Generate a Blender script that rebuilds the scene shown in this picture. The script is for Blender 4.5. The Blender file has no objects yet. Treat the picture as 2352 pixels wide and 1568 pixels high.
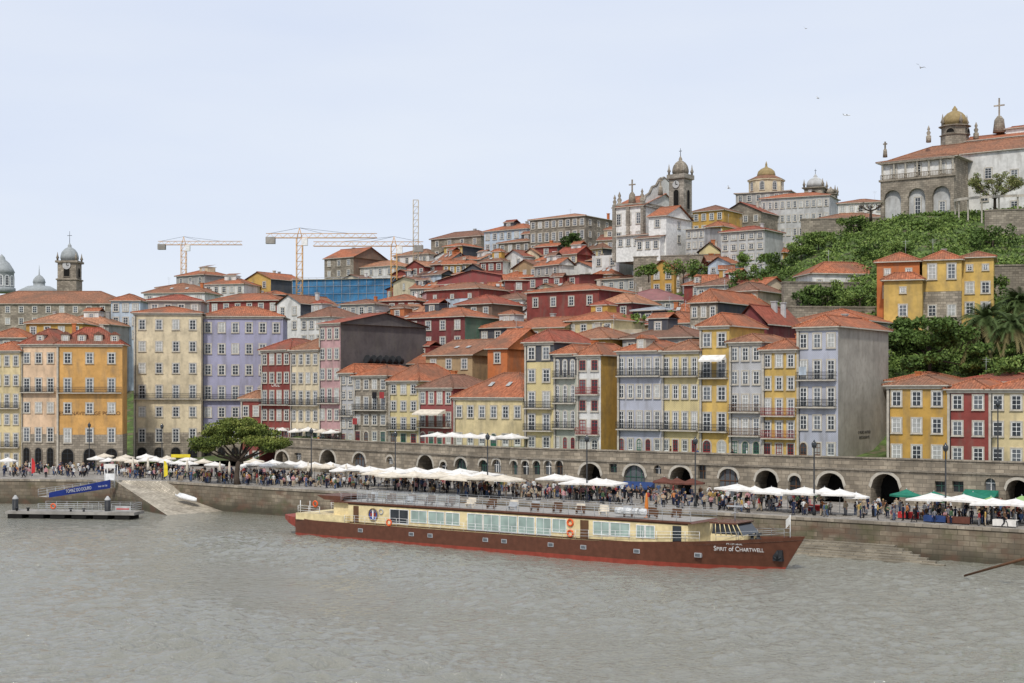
import bpy, bmesh, math, random
import numpy as np
from mathutils import Vector, Matrix
RR=random.Random(11); C=bpy.context.scene.collection
F=3231.;HZ=900.;CX=1176.;HH=17.7;PI=math.pi
def at(px,py,D): return Vector(((px-CX)/F*D,D,HH-(py-HZ)/F*D))
def gx(px,D): return (px-CX)/F*D
def Dt(px,t): return (t+146.5)/(.584*(px-CX)/F+.8115)
USED=set()
# ---------------------------------------------------------------- materials
SP={}
def sp(n,k,c,r=.85,a=None): SP[n]=(k,c,r,a)
for n,c in dict(cream=(.68,.58,.40),paleyellow=(.68,.56,.32),yellow=(.64,.43,.13),ochre=(.53,.32,.08),orange=(.64,.36,.12),peach=(.72,.52,.35),paleblue=(.50,.58,.66),white=(.72,.71,.68),grey=(.38,.37,.35),render=(.39,.365,.315),red=(.25,.06,.05),darkred=(.19,.05,.05),slate=(.085,.09,.105),pink=(.52,.32,.32),brown=(.22,.14,.10),rust=(.52,.17,.06),tan=(.42,.30,.17),green=(.10,.17,.12),lightgrey=(.52,.52,.51),mauve=(.115,.10,.098),beige=(.55,.46,.34)).items(): sp(n,'p',c)
sp('lilac','t',(.375,.37,.50));sp('bluetile','t',(.44,.455,.525));sp('greytile','t',(.49,.49,.50));sp('yellowtile','t',(.66,.55,.29));sp('greentile','t',(.45,.47,.40));sp('redtile','t',(.32,.09,.085))
sp('stone','s',(.41,.36,.29),.9,(.9,.42));sp('wallstone','s',(.39,.335,.26),.92,(1.1,.5));sp('quaystone','s',(.27,.225,.165),.92,(1.3,.55));sp('oldstone','s',(.35,.31,.25),.92,(.9,.4));sp('paving','s',(.40,.375,.34),.9,(1.0,.6));sp('cobble','s',(.58,.52,.42),.9,(.4,.3));sp('stepstone','s',(.36,.32,.25),.9,(1.4,.3))
sp('tile','r',(.46,.155,.075));sp('tileold','r',(.36,.16,.09));sp('tilered','r',(.37,.10,.06));sp('tilebrown','r',(.27,.13,.085));sp('tilepale','r',(.49,.23,.13));sp('metalroof','p',(.32,.15,.15),.5);sp('bluroof','p',(.38,.41,.44),.6);sp('netting','p',(.07,.24,.46),.8)
sp('trim','m',(.48,.44,.37));sp('palestone','m',(.47,.44,.38));sp('towerstone','s',(.42,.385,.33),.9,(.9,.42));sp('sash','m',(.78,.78,.76),.5);sp('redsash','m',(.30,.03,.03),.5);sp('greensash','m',(.05,.12,.09),.5);sp('plaster','m',(.74,.73,.70),.8)
sp('glassdark','g',(.03,.035,.04),.12);sp('glassmid','g',(.10,.11,.12),.15);sp('glasspale','g',(.34,.34,.32),.3);sp('shipglass','g',(.30,.38,.34),.12);sp('clearglass','g',(.60,.68,.68),.1)
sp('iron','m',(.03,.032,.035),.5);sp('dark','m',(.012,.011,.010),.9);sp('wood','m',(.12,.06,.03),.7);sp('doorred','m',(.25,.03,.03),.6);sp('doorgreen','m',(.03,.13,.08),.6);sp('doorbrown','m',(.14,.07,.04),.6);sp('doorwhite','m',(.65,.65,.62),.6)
sp('canvas','m',(.76,.73,.68),.9);sp('canvascream','m',(.67,.60,.49),.9);sp('canvasgreen','m',(.02,.17,.11),.9);sp('canvasbrown','m',(.13,.05,.035),.9);sp('canvasblue','m',(.03,.06,.17),.9);sp('canvaslime','m',(.28,.42,.17),.9);sp('canvasorange','m',(.62,.20,.04),.9)
sp('metal','m',(.42,.43,.44),.4);sp('white_paint','m',(.80,.80,.78),.4);sp('craneyellow','m',(.60,.34,.12),.5);sp('cranepale','m',(.50,.42,.30),.5);sp('hullbrown','m',(.125,.05,.03),.35);sp('hullred','m',(.28,.055,.035),.5);sp('shipcream','m',(.74,.61,.34),.4);sp('buoyorange','m',(.75,.12,.03),.5);sp('bannerblue','m',(.03,.06,.30),.6);sp('signyellow','m',(.75,.60,.04),.6);sp('signred','m',(.55,.04,.04),.6);sp('concrete','p',(.33,.31,.28));sp('gold','m',(.30,.225,.11),.8);sp('lead','m',(.31,.33,.33),.6);sp('plank','m',(.33,.31,.28),.8)
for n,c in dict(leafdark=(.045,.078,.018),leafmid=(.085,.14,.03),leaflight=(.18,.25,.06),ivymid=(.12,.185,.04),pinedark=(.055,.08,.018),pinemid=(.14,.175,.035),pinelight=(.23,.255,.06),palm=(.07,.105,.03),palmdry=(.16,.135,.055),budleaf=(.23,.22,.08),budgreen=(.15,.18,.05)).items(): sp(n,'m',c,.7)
sp('bark','m',(.085,.065,.05),.95)
PC=dict(black=(.015,.015,.018),navy=(.02,.026,.06),grey=(.18,.18,.19),white=(.66,.66,.64),red=(.30,.045,.045),beige=(.42,.34,.24),blue=(.07,.11,.21),green=(.07,.12,.06),pink=(.52,.27,.28),brown=(.12,.065,.035),orange=(.50,.20,.07),mustard=(.44,.29,.08))
for n,c in PC.items(): sp('cloth_'+n,'m',c,.9)
sp('skin','m',(.55,.32,.22),.6);sp('hair_dark','m',(.02,.014,.010),.6);sp('hair_brown','m',(.09,.05,.025),.6);sp('hair_fair','m',(.42,.29,.13),.6);sp('hair_grey','m',(.35,.35,.34),.6);sp('shoe','m',(.04,.035,.03),.6)
MC={}
def M(n):
    if n in MC: return MC[n]
    k,c,r,a=SP[n]; m=bpy.data.materials.new(n); m.use_nodes=True; MC[n]=m
    nt=m.node_tree; N=nt.nodes; L=nt.links; bs=N['Principled BSDF']; bs.inputs['Roughness'].default_value=r
    bs.inputs['Specular IOR Level'].default_value=.5 if k=='g' else .25
    if n=='clearglass': bs.inputs['Alpha'].default_value=.3
    def nd(t,**kw):
        x=N.new(t)
        for q,v in kw.items(): setattr(x,q,v)
        return x
    def mul(f): return tuple(min(1,max(0,v*f)) for v in c)+(1,)
    geo=nd('ShaderNodeNewGeometry')
    def noise(sc,det=3,src=None,scale3=None):
        n_=nd('ShaderNodeTexNoise'); n_.inputs['Scale'].default_value=sc; n_.inputs['Detail'].default_value=det
        s=src or geo.outputs['Position']
        if scale3:
            mp=nd('ShaderNodeMapping'); mp.inputs['Scale'].default_value=scale3; L.new(s,mp.inputs['Vector']); s=mp.outputs['Vector']
        L.new(s,n_.inputs['Vector']); return n_.outputs['Fac']
    def mix(f,c1,c2,bt='MIX'):
        x=nd('ShaderNodeMixRGB',blend_type=bt)
        for s,v in ((0,f),(1,c1),(2,c2)):
            if isinstance(v,(int,float)): x.inputs[s].default_value=v
            elif isinstance(v,tuple): x.inputs[s].default_value=v
            else: L.new(v,x.inputs[s])
        return x.outputs[0]
    def rng(v,a0,a1,b0,b1):
        x=nd('ShaderNodeMapRange'); L.new(v,x.inputs[0])
        for i,q in enumerate((a0,a1,b0,b1)): x.inputs[i+1].default_value=q
        return x.outputs[0]
    uv=nd('ShaderNodeUVMap').outputs[0]
    def bump(v,s,d):
        b=nd('ShaderNodeBump'); b.inputs['Strength'].default_value=s; b.inputs['Distance'].default_value=d; L.new(v,b.inputs['Height']); L.new(b.outputs[0],bs.inputs['Normal'])
    if k=='g':
        col=mix(noise(.9,1),mul(.6),mul(1.6))
    elif k=='m':
        col=mix(rng(noise(1.7,2),.3,.7,0,1),mul(.82),mul(1.12))
    elif k=='r':
        v=noise(1,2,uv,(2.6,1.1,1)); big=noise(.2,4); fine=noise(1,1,uv,(5,2.2,1))
        col=mix(rng(v,.3,.7,0,1),mul(.5),mul(1.2))
        col=mix(rng(fine,.55,.75,0,.55),col,(min(1,c[0]*1.3),c[1]*1.8,c[2]*2.0,1))
        col=mix(rng(big,.42,.7,0,.8),col,(.15,.10,.07,1))
        w=nd('ShaderNodeTexWave',wave_type='BANDS',bands_direction='X'); w.inputs['Scale'].default_value=.85; L.new(uv,w.inputs['Vector'])
        col=mix(rng(w.outputs['Fac'],0,.5,.48,0),col,mul(.35)); bump(w.outputs['Fac'],.6,.1)
    else:
        n1=rng(noise(.33,4),.3,.7,0,1); st=rng(noise(1,4,None,(.9,.9,.25)),.48,.8,0,.45 if n=='render' else .58)
        if k=='s':
            b=nd('ShaderNodeTexBrick'); L.new(uv,b.inputs['Vector']); b.inputs['Scale'].default_value=1
            b.inputs['Brick Width'].default_value=a[0]; b.inputs['Row Height'].default_value=a[1]; b.inputs['Mortar Size'].default_value=.035
            b.inputs['Color1'].default_value=mul(1.18); b.inputs['Color2'].default_value=mul(.6); b.inputs['Mortar'].default_value=mul(.42)
            base=mix(rng(noise(2.2,3),.3,.7,0,.55),b.outputs['Color'],mul(.55))
            col=mix(n1,mix(1.,base,(.66,.64,.62,1),'MULTIPLY'),mix(1.,base,(1.18,1.17,1.15,1),'MULTIPLY'))
        elif k=='t':
            b=nd('ShaderNodeTexChecker'); L.new(uv,b.inputs['Vector']); b.inputs['Scale'].default_value=7.; b.inputs['Color1'].default_value=mul(1.07); b.inputs['Color2'].default_value=mul(.9)
            col=mix(n1,mix(1.,b.outputs['Color'],(.82,.82,.80,1),'MULTIPLY'),b.outputs['Color'])
        else: col=mix(n1,mul(.74),mul(1.1)); col=mix(rng(noise(1.6,5),.48,.75,0,.42),col,mul(.52))
        col=mix(st,col,(.15,.135,.11,1))
        if n=='quaystone':
            sx=nd('ShaderNodeSeparateXYZ'); L.new(geo.outputs['Position'],sx.inputs[0])
            col=mix(rng(sx.outputs[2],.3,1.5,.8,0),col,(.055,.05,.033,1))
            col=mix(rng(noise(.5,4),.54,.7,0,.5),col,(.085,.09,.04,1))
            col=mix(rng(noise(.35,4,None,(1,1,2)),.52,.68,0,.6),col,(.14,.075,.05,1))
    L.new(col,bs.inputs['Base Color']); return m
# ---------------------------------------------------------------- mesh builder
class MB:
    def __init__(s): s.v=[];s.f=[];s.m=[];s.sm=[]
    def q(s,pts,m=0):
        i=len(s.v); s.v+=[tuple(p) for p in pts]; s.f.append(tuple(range(i,i+len(pts)))); s.m.append(m); s.sm.append(False)
    def box(s,a,b,m=0):
        x0,y0,z0=a;x1,y1,z1=b;i=len(s.v)
        s.v+=[(x0,y0,z0),(x1,y0,z0),(x1,y1,z0),(x0,y1,z0),(x0,y0,z1),(x1,y0,z1),(x1,y1,z1),(x0,y1,z1)]
        for f in ((0,1,5,4),(1,2,6,5),(2,3,7,6),(3,0,4,7),(4,5,6,7),(3,2,1,0)): s.f.append(tuple(i+k for k in f)); s.m.append(m); s.sm.append(False)
    def rings(s,rs,m=0,cap=True,close=True,sm=True):
        i=len(s.v); n=len(rs[0])
        for r in rs: s.v+=[tuple(p) for p in r]
        for a in range(len(rs)-1):
            for b in range(n if close else n-1):
                c=(b+1)%n; s.f.append((i+a*n+b,i+a*n+c,i+(a+1)*n+c,i+(a+1)*n+b)); s.m.append(m); s.sm.append(sm)
        if cap:
            s.f.append(tuple(i+k for k in range(n))[::-1]); s.f.append(tuple(i+(len(rs)-1)*n+k for k in range(n))); s.m+=[m,m]; s.sm+=[False,False]
    def tube(s,p,q,r,r2=None,n=5,m=0):
        p=Vector(p);q=Vector(q);d=(q-p)
        if d.length<1e-6: return
        d.normalize(); a=d.orthogonal().normalized(); b=d.cross(a); r2=r if r2 is None else r2
        s.rings([[o+(a*math.cos(2*PI*k/n)+b*math.sin(2*PI*k/n))*rr for k in range(n)] for o,rr in ((p,r),(q,r2))],m)
    def path(s,pts,r,n=5,m=0):
        for a,b in zip(pts,pts[1:]): s.tube(a,b,r,r,n,m)
    def lathe(s,prof,n=12,c=(0,0,0),m=0,rot=0,sm=True):
        s.rings([[(c[0]+max(r,.001)*math.cos(rot+2*PI*k/n),c[1]+max(r,.001)*math.sin(rot+2*PI*k/n),c[2]+z) for k in range(n)] for r,z in prof],m,sm=sm)
    def torus(s,c,R,r,m=0,n=14,k=6):
        s.rings([[(c[0]+(R+r*math.cos(2*PI*j/k))*math.cos(2*PI*i/n),c[1]+r*math.sin(2*PI*j/k),c[2]+(R+r*math.cos(2*PI*j/k))*math.sin(2*PI*i/n)) for j in range(k)] for i in range(n+1)],m,cap=False)
    def mesh(s,name,mats,uv=True):
        me=bpy.data.meshes.new(name); me.from_pydata(s.v,[],s.f)
        for m in mats: me.materials.append(M(m))
        me.polygons.foreach_set('material_index',s.m); me.polygons.foreach_set('use_smooth',s.sm)
        if uv:
            Ld=me.uv_layers.new(name='UVMap').data
            for p in me.polygons:
                n=p.normal; t=Vector((-n.y,n.x,0))
                if t.length<.05: t=Vector((1,0,0))
                t.normalize(); b=n.cross(t)
                for li in p.loop_indices:
                    co=me.vertices[me.loops[li].vertex_index].co; Ld[li].uv=(co.dot(t),co.dot(b))
        me.update(); return me
    def build(s,name,mats,par=None,loc=(0,0,0),rz=0,uv=True): return obj(name,s.mesh(name,mats,uv),par,loc,rz)
def obj(name,me,par=None,loc=(0,0,0),rz=0):
    o=bpy.data.objects.new(name,me); C.objects.link(o); o.location=loc; o.rotation_euler=(0,0,rz)
    if par: o.parent=par
    return o
def tag(o,label,cat,group=None):
    o['label']=label; o['category']=cat; USED.add(label)
    if group: o['group']=group
    return o
def thing(name,label,cat,loc,rz=0,group=None): return tag(obj(name,None,None,loc,rz),label,cat,group)
def struct(o): o['kind']='structure'; return o
def copytree(o,par=None):
    c=o.copy(); C.objects.link(c); c.parent=par
    for ch in list(o.children): copytree(ch,c)
    return c
def text(par,body,size,loc,mat,name='lettering',rx=PI/2,rz=0,sx=1,width=None):
    cu=bpy.data.curves.new('t','FONT'); cu.body=body; cu.size=size; cu.extrude=.008; cu.align_x='CENTER'; cu.align_y='CENTER'; cu.small_caps_scale=.78
    if body!=body.upper():
        for i,chx in enumerate(body):
            if chx.islower() and body[max(0,i-1):i+2].strip() not in('of','o','f'): cu.body_format[i].use_small_caps=True
    t=bpy.data.objects.new('t',cu); C.objects.link(t); dg=bpy.context.evaluated_depsgraph_get(); dg.update()
    me=bpy.data.meshes.new_from_object(t.evaluated_get(dg)); bpy.data.objects.remove(t); me.materials.clear(); me.materials.append(M(mat))
    if width: xs_=[v.co.x for v in me.vertices]; sx=width/(max(xs_)-min(xs_))
    o=obj(name,me,par,loc); o.rotation_euler=(rx,0,rz); o.scale=(sx,1,1); return o
class Fr:
    def __init__(s,px,D,a):
        s.a=math.radians(a); s.o=Vector((gx(px,D),D)); s.d=Vector((math.cos(s.a),math.sin(s.a))); s.n=Vector((-s.d.y,s.d.x))
    def x(s,px,y=0):
        k=(px-CX)/F; P=s.o+s.n*y; return (k*P.y-P.x)/(s.d.x-k*s.d.y)
    def w(s,x,y): return s.o+s.d*x+s.n*y
    def z(s,py,x=0,y=0): return HH-(py-HZ)/F*s.w(x,y).y
# ---------------------------------------------------------------- terrain
TP={-400:[(240,3.6),(280,4),(330,14),(400,24),(470,30),(560,30)],300:[(240,3.6),(285,5),(330,18),(380,30),(430,40),(560,44)],600:[(240,3.6),(280,6),(330,21),(380,33),(430,42),(560,46)],655:[(240,8.3),(290,12),(330,22),(380,34),(430,42),(560,46)],1000:[(225,8.3),(250,10),(290,20),(340,34),(400,48),(450,55),(560,52)],1300:[(205,8.3),(230,10),(270,20),(320,34),(370,50),(430,58),(560,58)],1600:[(195,8.3),(215,10),(250,20),(290,33),(340,48),(400,58),(560,60)],1850:[(185,8.3),(205,10),(225,20),(260,38),(285,48),(330,50),(560,52)],2100:[(180,8.3),(195,10),(215,22),(245,38),(280,53),(330,55),(560,56)],2900:[(170,8.3),(185,10),(205,24),(240,42),(275,55),(330,57),(560,58)]}
TK=sorted(TP)
def terr(px,D):
    px=min(max(px,TK[0]),TK[-1])
    for a,b in zip(TK,TK[1:]):
        if px<=b: break
    f=(px-a)/(b-a); g=lambda k: np.interp(D,[q[0] for q in TP[k]],[q[1] for q in TP[k]])
    return float(g(a)*(1-f)+g(b)*f)
WA=Vector((-41.4,254)); WB=Vector((0,209)); WC=Vector((75.,209-.725*75))
def wallD(px):
    k=(px-CX)/F
    A,B=(WA,WB) if px<CX else (WB,WC)
    d=B-A; l=(k*A.y-A.x)/(d.x-k*d.y); return A.y+l*d.y
def gmat(name,f):
    m=bpy.data.materials.new(name); m.use_nodes=True; f(m.node_tree,m.node_tree.nodes,m.node_tree.links,m.node_tree.nodes['Principled BSDF']); return m
def fhill(nt,N,L,b):
    g=N.new('ShaderNodeNewGeometry'); n=N.new('ShaderNodeTexNoise'); n.inputs['Scale'].default_value=.5; n.inputs['Detail'].default_value=8; L.new(g.outputs['Position'],n.inputs['Vector'])
    r=N.new('ShaderNodeValToRGB'); e=r.color_ramp.elements; e[0].position=.34; e[0].color=(.14,.12,.07,1); e[1].position=.62; e[1].color=(.11,.17,.04,1); x=e.new(.46); x.color=(.055,.085,.022,1)
    L.new(n.outputs['Fac'],r.inputs[0]); L.new(r.outputs[0],b.inputs['Base Color']); b.inputs['Roughness'].default_value=.95
NX,NY=110,70; vs=[];fs=[]
for i in range(NX+1):
    px=-500+i*3500/NX
    D0=264 if px<640 else wallD(px)+.7
    for j in range(NY+1):
        D=D0+(900-D0)*(j/NY)**1.8
        z=terr(px,D)
        if D>560: z=max(-5,z-(D-560)*.12)
        vs.append((gx(px,D),D,z))
for i in range(NX):
    for j in range(NY):
        a=i*(NY+1)+j; fs.append((a,a+NY+1,a+NY+2,a+1))
me=bpy.data.meshes.new('hill'); me.from_pydata(vs,[],fs); me.materials.append(gmat('hillside',fhill)); struct(obj('hills',me))
# water: one displaced sheet out to the horizon
xs=np.concatenate([[-6000,-1500,-400,-150],np.linspace(-92,92,700),[150,400,1500,6000]]); ys=np.concatenate([[-3000,-400,0,45],np.linspace(66,150,400),np.linspace(150.4,236,220),[400,1500,7000]])
X,Y=np.meshgrid(xs,ys,indexing='ij'); rg=np.random.default_rng(9); Z=np.zeros_like(X)
for i in range(72):
    lam=.65*10**(rg.random()**1.2*.9); th=rg.normal(1.9,.75); k=2*PI/lam; ph=rg.random()*6.3
    wx,wy=rg.uniform(5,20),rg.uniform(5,20); wob=np.sin(X/wx+Y/wy+ph)*np.cos(X/wy-Y/wx+ph*2)
    Z+=.0052*lam**.9*(1-np.abs(np.sin(.5*(k*(X*math.cos(th)+Y*math.sin(th))+ph+2.0*wob))))*rg.uniform(.3,1.6)*np.clip(.5+.9*wob,0,2)
Z*=4.7*(.7+.4*np.sin(X/15+1+Y/60)*np.sin(Y/11+X/33)+.25*np.sin(X/6.3+Y/9.1))*np.clip((200-Y)/45,.12,1)*np.clip((Y-50)/15,0,1)*np.clip((140-np.abs(X))/40,0,1); Z-=Z.mean()
P=np.stack([X,Y,Z],-1).reshape(-1,3); n1=len(ys); I,J=np.meshgrid(np.arange(len(xs)-1),np.arange(n1-1),indexing='ij'); A=(I*n1+J).ravel(); Fq=np.stack([A,A+n1,A+n1+1,A+1],-1)
me=bpy.data.meshes.new('river'); me.from_pydata(P.tolist(),[],Fq.tolist()); me.polygons.foreach_set('use_smooth',[True]*len(Fq))
def fwat(nt,N,L,b):
    g=N.new('ShaderNodeNewGeometry'); n=N.new('ShaderNodeTexNoise'); n.inputs['Scale'].default_value=1.1; n.inputs['Detail'].default_value=5; n.inputs['Roughness'].default_value=.62
    mp=N.new('ShaderNodeMapping'); mp.inputs['Scale'].default_value=(1,1.6,1); L.new(g.outputs['Position'],mp.inputs[0]); L.new(mp.outputs[0],n.inputs['Vector'])
    n2=N.new('ShaderNodeTexNoise'); n2.inputs['Scale'].default_value=.07; n2.inputs['Detail'].default_value=4; mp2=N.new('ShaderNodeMapping'); mp2.inputs['Scale'].default_value=(.6,2.0,1); L.new(g.outputs['Position'],mp2.inputs[0]); L.new(mp2.outputs[0],n2.inputs['Vector'])
    mr=N.new('ShaderNodeMapRange'); L.new(n2.outputs['Fac'],mr.inputs[0]); mr.inputs[1].default_value=.35; mr.inputs[2].default_value=.65; mr.inputs[3].default_value=.22; mr.inputs[4].default_value=.62
    bp=N.new('ShaderNodeBump'); L.new(mr.outputs[0],bp.inputs['Distance']); bp.inputs['Strength'].default_value=1.; L.new(n.outputs['Fac'],bp.inputs['Height']); L.new(bp.outputs[0],b.inputs['Normal'])
    mx=N.new('ShaderNodeMixRGB'); L.new(n2.outputs['Fac'],mx.inputs[0]); mx.inputs[1].default_value=(.185,.18,.14,1); mx.inputs[2].default_value=(.275,.27,.225,1); L.new(mx.outputs[0],b.inputs['Base Color'])
    b.inputs['Roughness'].default_value=.06; b.inputs['IOR'].default_value=1.45; b.inputs['Specular IOR Level'].default_value=.75
me.materials.append(gmat('riverwater',fwat)); struct(obj('water',me))
# quay
QZ=3.7
def ql(px): D=Dt(px,0); return (gx(px,D),D)
P1=(gx(262,223.5),223.5);P2=(gx(385,220.6),220.6)
edge=[ql(2600),ql(2000),ql(1400),ql(900),ql(600),P2,P1,(-84,227),(-130,236)]
mb=MB(); mb.q([(x,y,QZ) for x,y in edge]+[(-130,300,QZ),(-40,300,QZ),(60,185,QZ),(95,150,QZ)]); struct(mb.build('quay',['paving']))
mb=MB()
for a,b in zip(edge,edge[1:]):
    if a==P2: continue
    mb.q([(b[0],b[1],-1),(a[0],a[1],-1),(a[0],a[1],QZ-.3),(b[0],b[1],QZ-.3)])
    dx,dy=b[0]-a[0],b[1]-a[1]; l=math.hypot(dx,dy); nx,ny=(dy/l*-.12,dx/l*.12); nx,ny=(-nx,-ny) if ny>0 else (nx,ny)
    p=[(a[0]+nx,a[1]+ny),(b[0]+nx,b[1]+ny)]; q_=[(b[0]-nx*5,b[1]-ny*5),(a[0]-nx*5,a[1]-ny*5)]
    mb.q([(p[0][0],p[0][1],QZ+.006),(p[1][0],p[1][1],QZ+.006),(q_[0][0],q_[0][1],QZ+.006),(q_[1][0],q_[1][1],QZ+.006)],1)
    mb.q([(p[1][0],p[1][1],QZ-.3),(p[0][0],p[0][1],QZ-.3),(p[0][0],p[0][1],QZ+.006),(p[1][0],p[1][1],QZ+.006)],1); mb.q([(a[0],a[1],QZ-.3),(b[0],b[1],QZ-.3),(p[1][0],p[1][1],QZ-.3),(p[0][0],p[0][1],QZ-.3)],1)
tag(mb.build('embankment_wall',['quaystone','stone']),'mossy stone embankment wall rising from the river below the promenade','wall')
mb=MB(); B1=at(385,1179,205);B2=at(535,1169,214); B1=(B1.x,B1.y,-.3);B2=(B2.x,B2.y,-.3)
mb.q([(P1[0],P1[1],QZ),B1,B2,(P2[0],P2[1],QZ)]); mb.q([(P1[0],P1[1],-1),(B1[0],B1[1],-1),B1,(P1[0],P1[1],QZ)],1); mb.q([(P2[0],P2[1],QZ),B2,(ql(600)[0],ql(600)[1],-1),(P2[0],P2[1],-1)],1); struct(mb.build('slipway',['cobble','quaystone']))
fq=Fr(1850,Dt(1850,0),-35.75); mb=MB(); xa,xb=-3,fq.x(2180,-3)
for i in range(7): mb.box((xa,-4.6+i*.62,-1),(xb-i*1.1,-3.98+i*.62 if i<6 else -.01,.10+i*.2))
o_=fq.w(0,0); tag(mb.build('landing_steps',['stepstone'],None,(o_.x,o_.y,0),fq.a),'low stone landing steps at the foot of the embankment near the bow','steps')
# ---------------------------------------------------------------- leaves / trees
def leaves(name,cl,n,size,mats,par=None,loc=(0,0,0),seed=1,flat=0.):
    rg=np.random.default_rng(seed); cl=np.array(cl,float); w=(cl[:,3]*cl[:,4]*cl[:,5])**.7; w/=w.sum(); ix=rg.choice(len(cl),n,p=w)
    d=rg.normal(size=(n,3)); d/=np.linalg.norm(d,axis=1)[:,None]; r=rg.uniform(.3,1.08,n)**.5*(1+.25*np.sin(d[:,0]*7+ix)*np.cos(d[:,1]*6+ix*2))
    p=cl[ix,:3]+d*r[:,None]*cl[ix,3:]
    a=rg.normal(size=(n,3)); a[:,2]*=1-flat; a/=np.linalg.norm(a,axis=1)[:,None]; b=np.cross(a,rg.normal(size=(n,3))); b/=np.linalg.norm(b,axis=1)[:,None]
    s=size*rg.uniform(.6,1.4,n)[:,None]; a*=s; b*=s*.6
    V=np.stack([p-a,p+b,p+a,p-b],1).reshape(-1,3); f=np.arange(4*n).reshape(n,4)
    me=bpy.data.meshes.new(name); me.from_pydata(V.tolist(),[],f.tolist())
    for m in mats: me.materials.append(M(m))
    cr=rg.random(len(cl)); v=.4*rg.random(n)+.45*cr[ix]+.25*(d[:,2]*.5+.5); mi=np.clip((v*3.0-.1).astype(int),0,2); me.polygons.foreach_set('material_index',np.minimum(mi,len(mats)-1))  # random leaf and clump tone, plus painted-in light: tops paler, undersides darker
    return obj(name,me,par,loc)
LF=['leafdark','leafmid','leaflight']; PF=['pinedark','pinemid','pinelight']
def limb(mb,p,d,l,r,dep,rg,sp_=.75,k=3,up=.1):
    p=Vector(p);e=p+Vector(d).normalized()*l; mb.tube(p,e,r,r*.65,5); tips=[e]
    if dep:
        for _ in range(k):
            nd_=(Vector(d).normalized()+Vector((rg.uniform(-1,1),rg.uniform(-1,1),rg.uniform(-.7,1)))*sp_+Vector((0,0,up))).normalized(); tips+=limb(mb,e,nd_,l*rg.uniform(.6,.85),r*.62,dep-1,rg,sp_,k,up)
    return tips
def bush(label,px,py,D,w,h,n=900,mats=LF,size=.35,name='bush',cat='bush',seed=0,group=None):
    c=at(px,py,D); rg=random.Random(seed); e=thing(name,label,cat,(c.x,c.y,c.z-h*.5),0,group)
    cl=[(rg.uniform(-.48,.48)*w,rg.uniform(-.3,.3)*w,rg.uniform(.1,.8)*h,w*rg.uniform(.08,.22),w*rg.uniform(.1,.2),h*rg.uniform(.1,.24)) for _ in range(16)]
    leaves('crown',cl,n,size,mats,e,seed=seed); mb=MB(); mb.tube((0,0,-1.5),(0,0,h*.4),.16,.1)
    for k in range(3): mb.tube((0,0,h*.2),cl[k][:3],.08,.04)
    mb.build('trunk',['bark'],e); return e
# ---------------------------------------------------------------- windows and houses
WC_={}
def ring(mb,out,inn,y0,m):
    n=len(out)
    for i in range(n):
        j=(i+1)%n; a,b,c,d=out[i],out[j],inn[j],inn[i]
        mb.q([(a[0],-y0,a[1]),(b[0],-y0,b[1]),(c[0],-y0,c[1]),(d[0],-y0,d[1])],m)
        mb.q([(a[0],0,a[1]),(b[0],0,b[1]),(b[0],-y0,b[1]),(a[0],-y0,a[1])],m); mb.q([(d[0],-y0,d[1]),(c[0],-y0,c[1]),(c[0],0,c[1]),(d[0],0,d[1])],m)
def outline(w,h,arch,e=0):
    w2=w/2+e
    if not arch: return [(-w2,-e),(w2,-e),(w2,h+e),(-w2,h+e)]
    zs=h-w/2; return [(-w2,-e),(w2,-e)]+[(w2*math.cos(PI*k/8),zs+w2*math.sin(PI*k/8)) for k in range(9)]
def winmeshes(w,h,arch,sash,sur,glass,merged,door=None):
    w=round(w,1);h=round(h,1); key=(w,h,arch,sash,sur,glass,merged,door)
    if key in WC_: return WC_[key]
    e=.17 if w>.7 else .12
    def fr(mb,m): ring(mb,outline(w,h,arch,e),outline(w,h,arch),.10,m); mb.box((-w/2-e-.05,-.18,-e-.06),(w/2+e+.05,-.02,-e+.02),m)
    def sa(mb,m):
        ring(mb,outline(w-.02,h-.01,arch),outline(w-.2,h-.1,arch),.055,m); bb=.03
        mb.box((-bb,-.05,.06),(bb,-.02,h-.06),m)
        for k in ((.33,.66) if h<1.9 else (.28,.52,.76)): mb.box((-w/2+.05,-.048,h*k-bb),(w/2-.05,-.022,h*k+bb),m)
        if door: mb.box((-w/2+.08,-.04,.05),(w/2-.08,-.018,h*.42),m)
    def gl(mb,m): mb.q([(x,-.014,z) for x,z in outline(w-.03,h-.03,arch)],m)
    if merged:
        mb=MB(); fr(mb,0); sa(mb,1); gl(mb,2); r=(mb.mesh('window',[sur,sash,glass],False),)
    else:
        r=[]
        for f,m,n in ((fr,sur,'window'),(sa,sash,'sash'),(gl,glass,'pane')):
            mb=MB(); f(mb,0); r.append(mb.mesh(n,[m],False))
        r=tuple(r)
    WC_[key]=r; return r
def window(e,loc,w,h,arch=False,sash='sash',sur='trim',det=False,rz=0,door=None,glass=None,name=None):
    g=glass or RR.choice(['glassdark','glassdark','glassdark','glassmid','glassmid','glasspale'])
    ms=winmeshes(w,h,arch,door or sash,sur,g,not det,door); o=obj(name or ('door' if door else 'window'),ms[0],e,loc,rz)
    if det: obj('panel' if door else 'sash',ms[1],o); obj('pane',ms[2],o)
    return o
BC={}
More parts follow.
